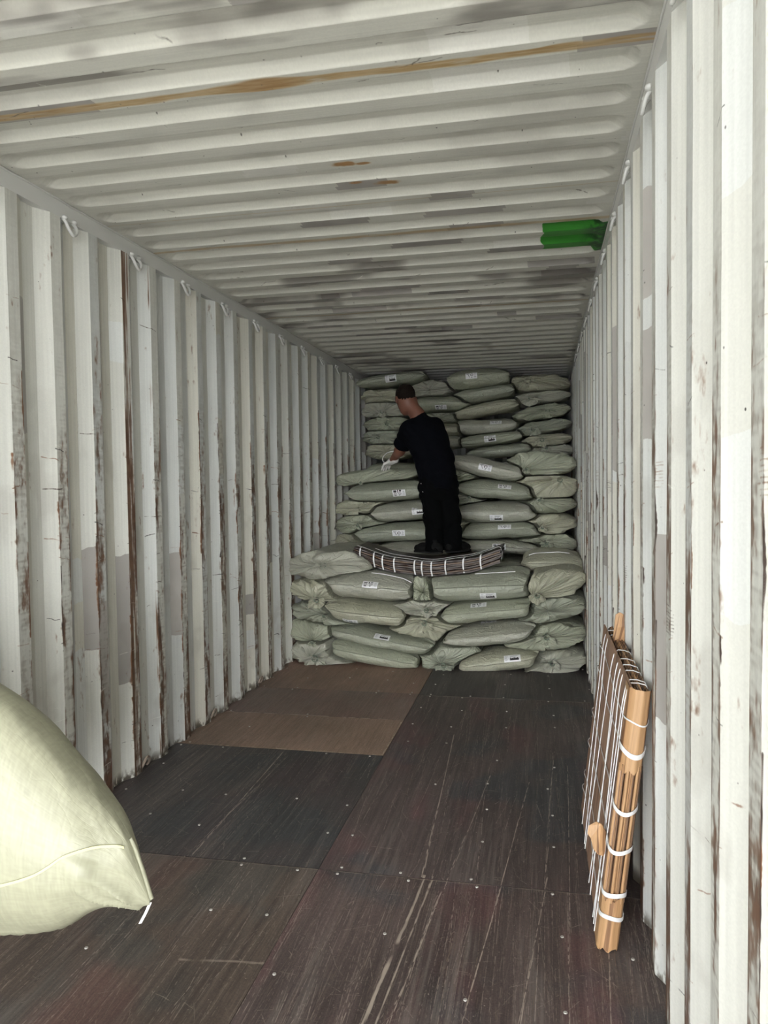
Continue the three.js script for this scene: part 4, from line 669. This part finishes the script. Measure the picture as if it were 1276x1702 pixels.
  const hairF = (p) => { const q = loc(p); let d = ell(q, [0, 0.034, -0.014], [0.087, 0.101, 0.105]); d = Math.max(d, -(q[1] * 0.9 - q[2] * 0.75 + 0.055 - 0.05 * sstep(0.03, 0.08, Math.abs(q[0])))); d = Math.max(d, q[2] - 0.062); return d + 0.004 * (fbm(q[0] * 120, q[1] * 120 + q[2] * 90, 2) - 0.5); };
  mesh('hair', mv(surface(hairF, [-1.32, 2.05, -6.84], [-1.03, 2.34, -6.54], 84)), new THREE.MeshPhysicalMaterial({ color: new THREE.Color().setRGB(0.012, 0.008, 0.006), roughness: 0.9, specularIntensity: 0.3 }), t);
  const folds = (p, a) => a * (ridge(p[1] * 11 + p[0] * 9 + p[2] * 4, p[0] * 6 - p[1] * 5 + p[2] * 7) - 0.5);
  const shirtB = bones([...torso.slice(0, 7), [shL, [mix(shL[0], elL[0], 0.86), mix(shL[1], elL[1], 0.86), mix(shL[2], elL[2], 0.86)], 0.062, 0.062], [shR, [mix(shR[0], elR[0], 0.86), mix(shR[1], elR[1], 0.86), mix(shR[2], elR[2], 0.86)], 0.062, 0.062], [V(-1.02, 1.95, -6.65), V(-1.06, 2.03, -6.66), 0.095, 0.066]], 0.03);
  const cut = (p, a, b, k) => { const ax = b[0] - a[0], ay = b[1] - a[1], az = b[2] - a[2], l = Math.hypot(ax, ay, az); return ((p[0] - a[0]) * ax + (p[1] - a[1]) * ay + (p[2] - a[2]) * az) / l - k; };
  const shirtF = (p) => { let d = shirtB(p) - 0.016 + folds(p, 0.016); d = Math.max(d, 1.40 + 0.02 * Math.sin(p[0] * 20) - p[1]); const dn = cut(p, nk, hd, -0.004); if (p[1] > 1.97) d = Math.max(d, dn); const dl = cut(p, shL, elL, 0.205); if (p[0] < -1.12 && p[1] < 1.9) d = Math.max(d, dl); return d; };
  const black = new THREE.MeshPhysicalMaterial({ color: new THREE.Color().setRGB(0.002, 0.0024, 0.004), roughness: 0.95, specularIntensity: 0.15 });
  mesh('t_shirt', mv(surface(shirtF, [-1.40, 1.36, -7.1], [-0.62, 2.12, -6.4], 92)), black, t);
  const trouB = bones([[pel, V(-0.89, 1.54, -6.6), 0.128, 0.125], [V(-0.945, 1.49, -6.58), V(-0.955, 1.42, -6.58), 0.098, 0.1], [V(-0.835, 1.49, -6.64), V(-0.825, 1.42, -6.64), 0.098, 0.1], [hipL, knL, 0.098, 0.082], [knL, V(-0.925, 0.885, -6.55), 0.082, 0.075], [hipR, knR, 0.098, 0.082], [knR, V(-0.768, 0.9, -6.63), 0.082, 0.078]], 0.03);
  const trouF = (p) => Math.max(trouB(p) - 0.008 + folds(p, 0.022), p[1] - 1.53, 0.875 - p[1]);
  mesh('trousers', mv(surface(trouF, [-1.12, 0.85, -6.86], [-0.6, 1.56, -6.36], 88)), new THREE.MeshPhysicalMaterial({ color: new THREE.Color().setRGB(0.002, 0.0023, 0.0026), roughness: 0.95, specularIntensity: 0.15 }), t);
  const shoeM = new THREE.MeshPhysicalMaterial({ color: new THREE.Color().setRGB(0.006, 0.006, 0.006), roughness: 0.8, specularIntensity: 0.3 }), soleM = new THREE.MeshPhysicalMaterial({ color: new THREE.Color().setRGB(0.012, 0.012, 0.012), roughness: 0.8, specularIntensity: 0.3 });
  for (const [an, toe] of [[anL, V(-1.075, 0.872, -6.60)], [anR, V(-0.66, 0.885, -6.74)]]) {
    const y0 = 0.858, dx = toe[0] - an[0], dz = toe[2] - an[2], heel = V(an[0] - dx * 0.28, y0 + 0.045, an[2] - dz * 0.28), ballp = V(an[0] + dx * 0.7, y0 + 0.04, an[2] + dz * 0.7), tip = V(toe[0], y0 + 0.034, toe[2]);
    const sb = bones([[heel, V(an[0], y0 + 0.05, an[2]), 0.04, 0.046], [V(an[0], y0 + 0.05, an[2]), ballp, 0.046, 0.042], [ballp, tip, 0.042, 0.034], [V(an[0], y0 + 0.05, an[2]), V(an[0], y0 + 0.1, an[2]), 0.046, 0.045]], 0.02);
    const lo = [Math.min(heel[0], tip[0]) - 0.07, y0 - 0.01, Math.min(heel[2], tip[2]) - 0.07], hi = [Math.max(heel[0], tip[0]) + 0.07, y0 + 0.16, Math.max(heel[2], tip[2]) + 0.07];
    const sh = mesh('shoe', mv(surface((p) => Math.max(sb(p), y0 + 0.012 - p[1], p[1] - (y0 + 0.115)), lo, hi, 44)), shoeM, t);
    mesh('shoe_sole', mv(surface((p) => Math.max(sb([p[0], y0 + 0.035, p[2]]) - 0.004, y0 - p[1], p[1] - y0 - 0.016), lo, hi, 44)), soleM, sh);
  }
  // knitted gloves: palm, four bent fingers of unequal length, thumb from the side of the palm
  const gloveM = new THREE.MeshStandardMaterial({ color: new THREE.Color().setRGB(0.62, 0.60, 0.58), roughness: 0.9 });
  const glove = (wr, dir, side, curl) => {
    const D = new THREE.Vector3(...dir).normalize(), S = new THREE.Vector3(...side), Nn = new THREE.Vector3(); S.addScaledVector(D, -S.dot(D)).normalize(); Nn.crossVectors(D, S).normalize(); if (Nn.y > 0) Nn.negate();
    const at = (a, b, c) => [wr[0] + D.x * a + S.x * b + Nn.x * c, wr[1] + D.y * a + S.y * b + Nn.y * c, wr[2] + D.z * a + S.z * b + Nn.z * c], L = [[at(-0.045, 0, 0), at(0.02, 0, 0), 0.034, 0.032]];
    for (let i = 0; i < 4; i++) { const b = -0.030 + i * 0.020; L.push([at(0.015, b * 0.6, 0), at(0.085, b, 0.004), 0.016, 0.013]); }
    const palm = bones(L, 0.018), F = []; [[0.072, 0.9], [0.082, 1.05], [0.077, 1.0], [0.06, 0.85]].forEach(([len], i) => { const b = -0.032 + i * 0.0215, c = curl; F.push(bones([[at(0.08, b, 0.003), at(0.08 + len * 0.45, b * 1.1, 0.006 + len * 0.2 * c), 0.0105, 0.0100], [at(0.08 + len * 0.45, b * 1.1, 0.006 + len * 0.2 * c), at(0.08 + len * 0.78, b * 1.12, 0.006 + len * 0.55 * c), 0.0100, 0.0085]], 0.006)); });
    F.push(bones([[at(0.02, -0.028, 0.004), at(0.055, -0.056, 0.014), 0.0145, 0.012], [at(0.055, -0.056, 0.014), at(0.088, -0.052, 0.034), 0.012, 0.0095]], 0.008));
    const f = (p) => { let d = palm(p); for (const g of F) d = smin(d, g(p), 0.006); return d; };
    mesh('glove', mv(surface(f, [wr[0] - 0.19, wr[1] - 0.15, wr[2] - 0.19], [wr[0] + 0.19, wr[1] + 0.1, wr[2] + 0.19], 92)), gloveM, t);
  };
  glove([wrL[0] + 0.012, wrL[1] + 0.008, wrL[2] + 0.015], [-0.075, -0.03, -0.07], [0.6, 0, -0.6], 0.9);
  glove([wrR[0], wrR[1], wrR[2]], [-0.03, -0.03, -0.08], [-0.7, 0, 0.5], 0.9);
  mesh('pocket_tag', mv(ribbon([[-1.022, 1.462, -6.50], [-1.014, 1.43, -6.493], [-1.005, 1.385, -6.488]], () => new THREE.Vector3(1, 0.1, 0), 0.010, 0.003)), strapMat, t).userData.label = 'white tag hanging at the hip';
}
{ // the strap loop the man holds
  const pts = [[-1.43, 1.648, -6.99], [-1.462, 1.675, -7.0], [-1.455, 1.715, -7.0], [-1.41, 1.748, -6.98], [-1.345, 1.757, -6.95], [-1.29, 1.74, -6.9]], t = thing('packing_strap', 'white strap bent into a loop at the gloved hand of the man', 'strap', 'loose white straps', pts[0]);
  mesh('strap_cord', tube(pts.map((p) => [p[0] - pts[0][0], p[1] - pts[0][1], p[2] - pts[0][2]]), 0.004, 40, 6), strapMat, t);
}
renderer.render(scene, camera);
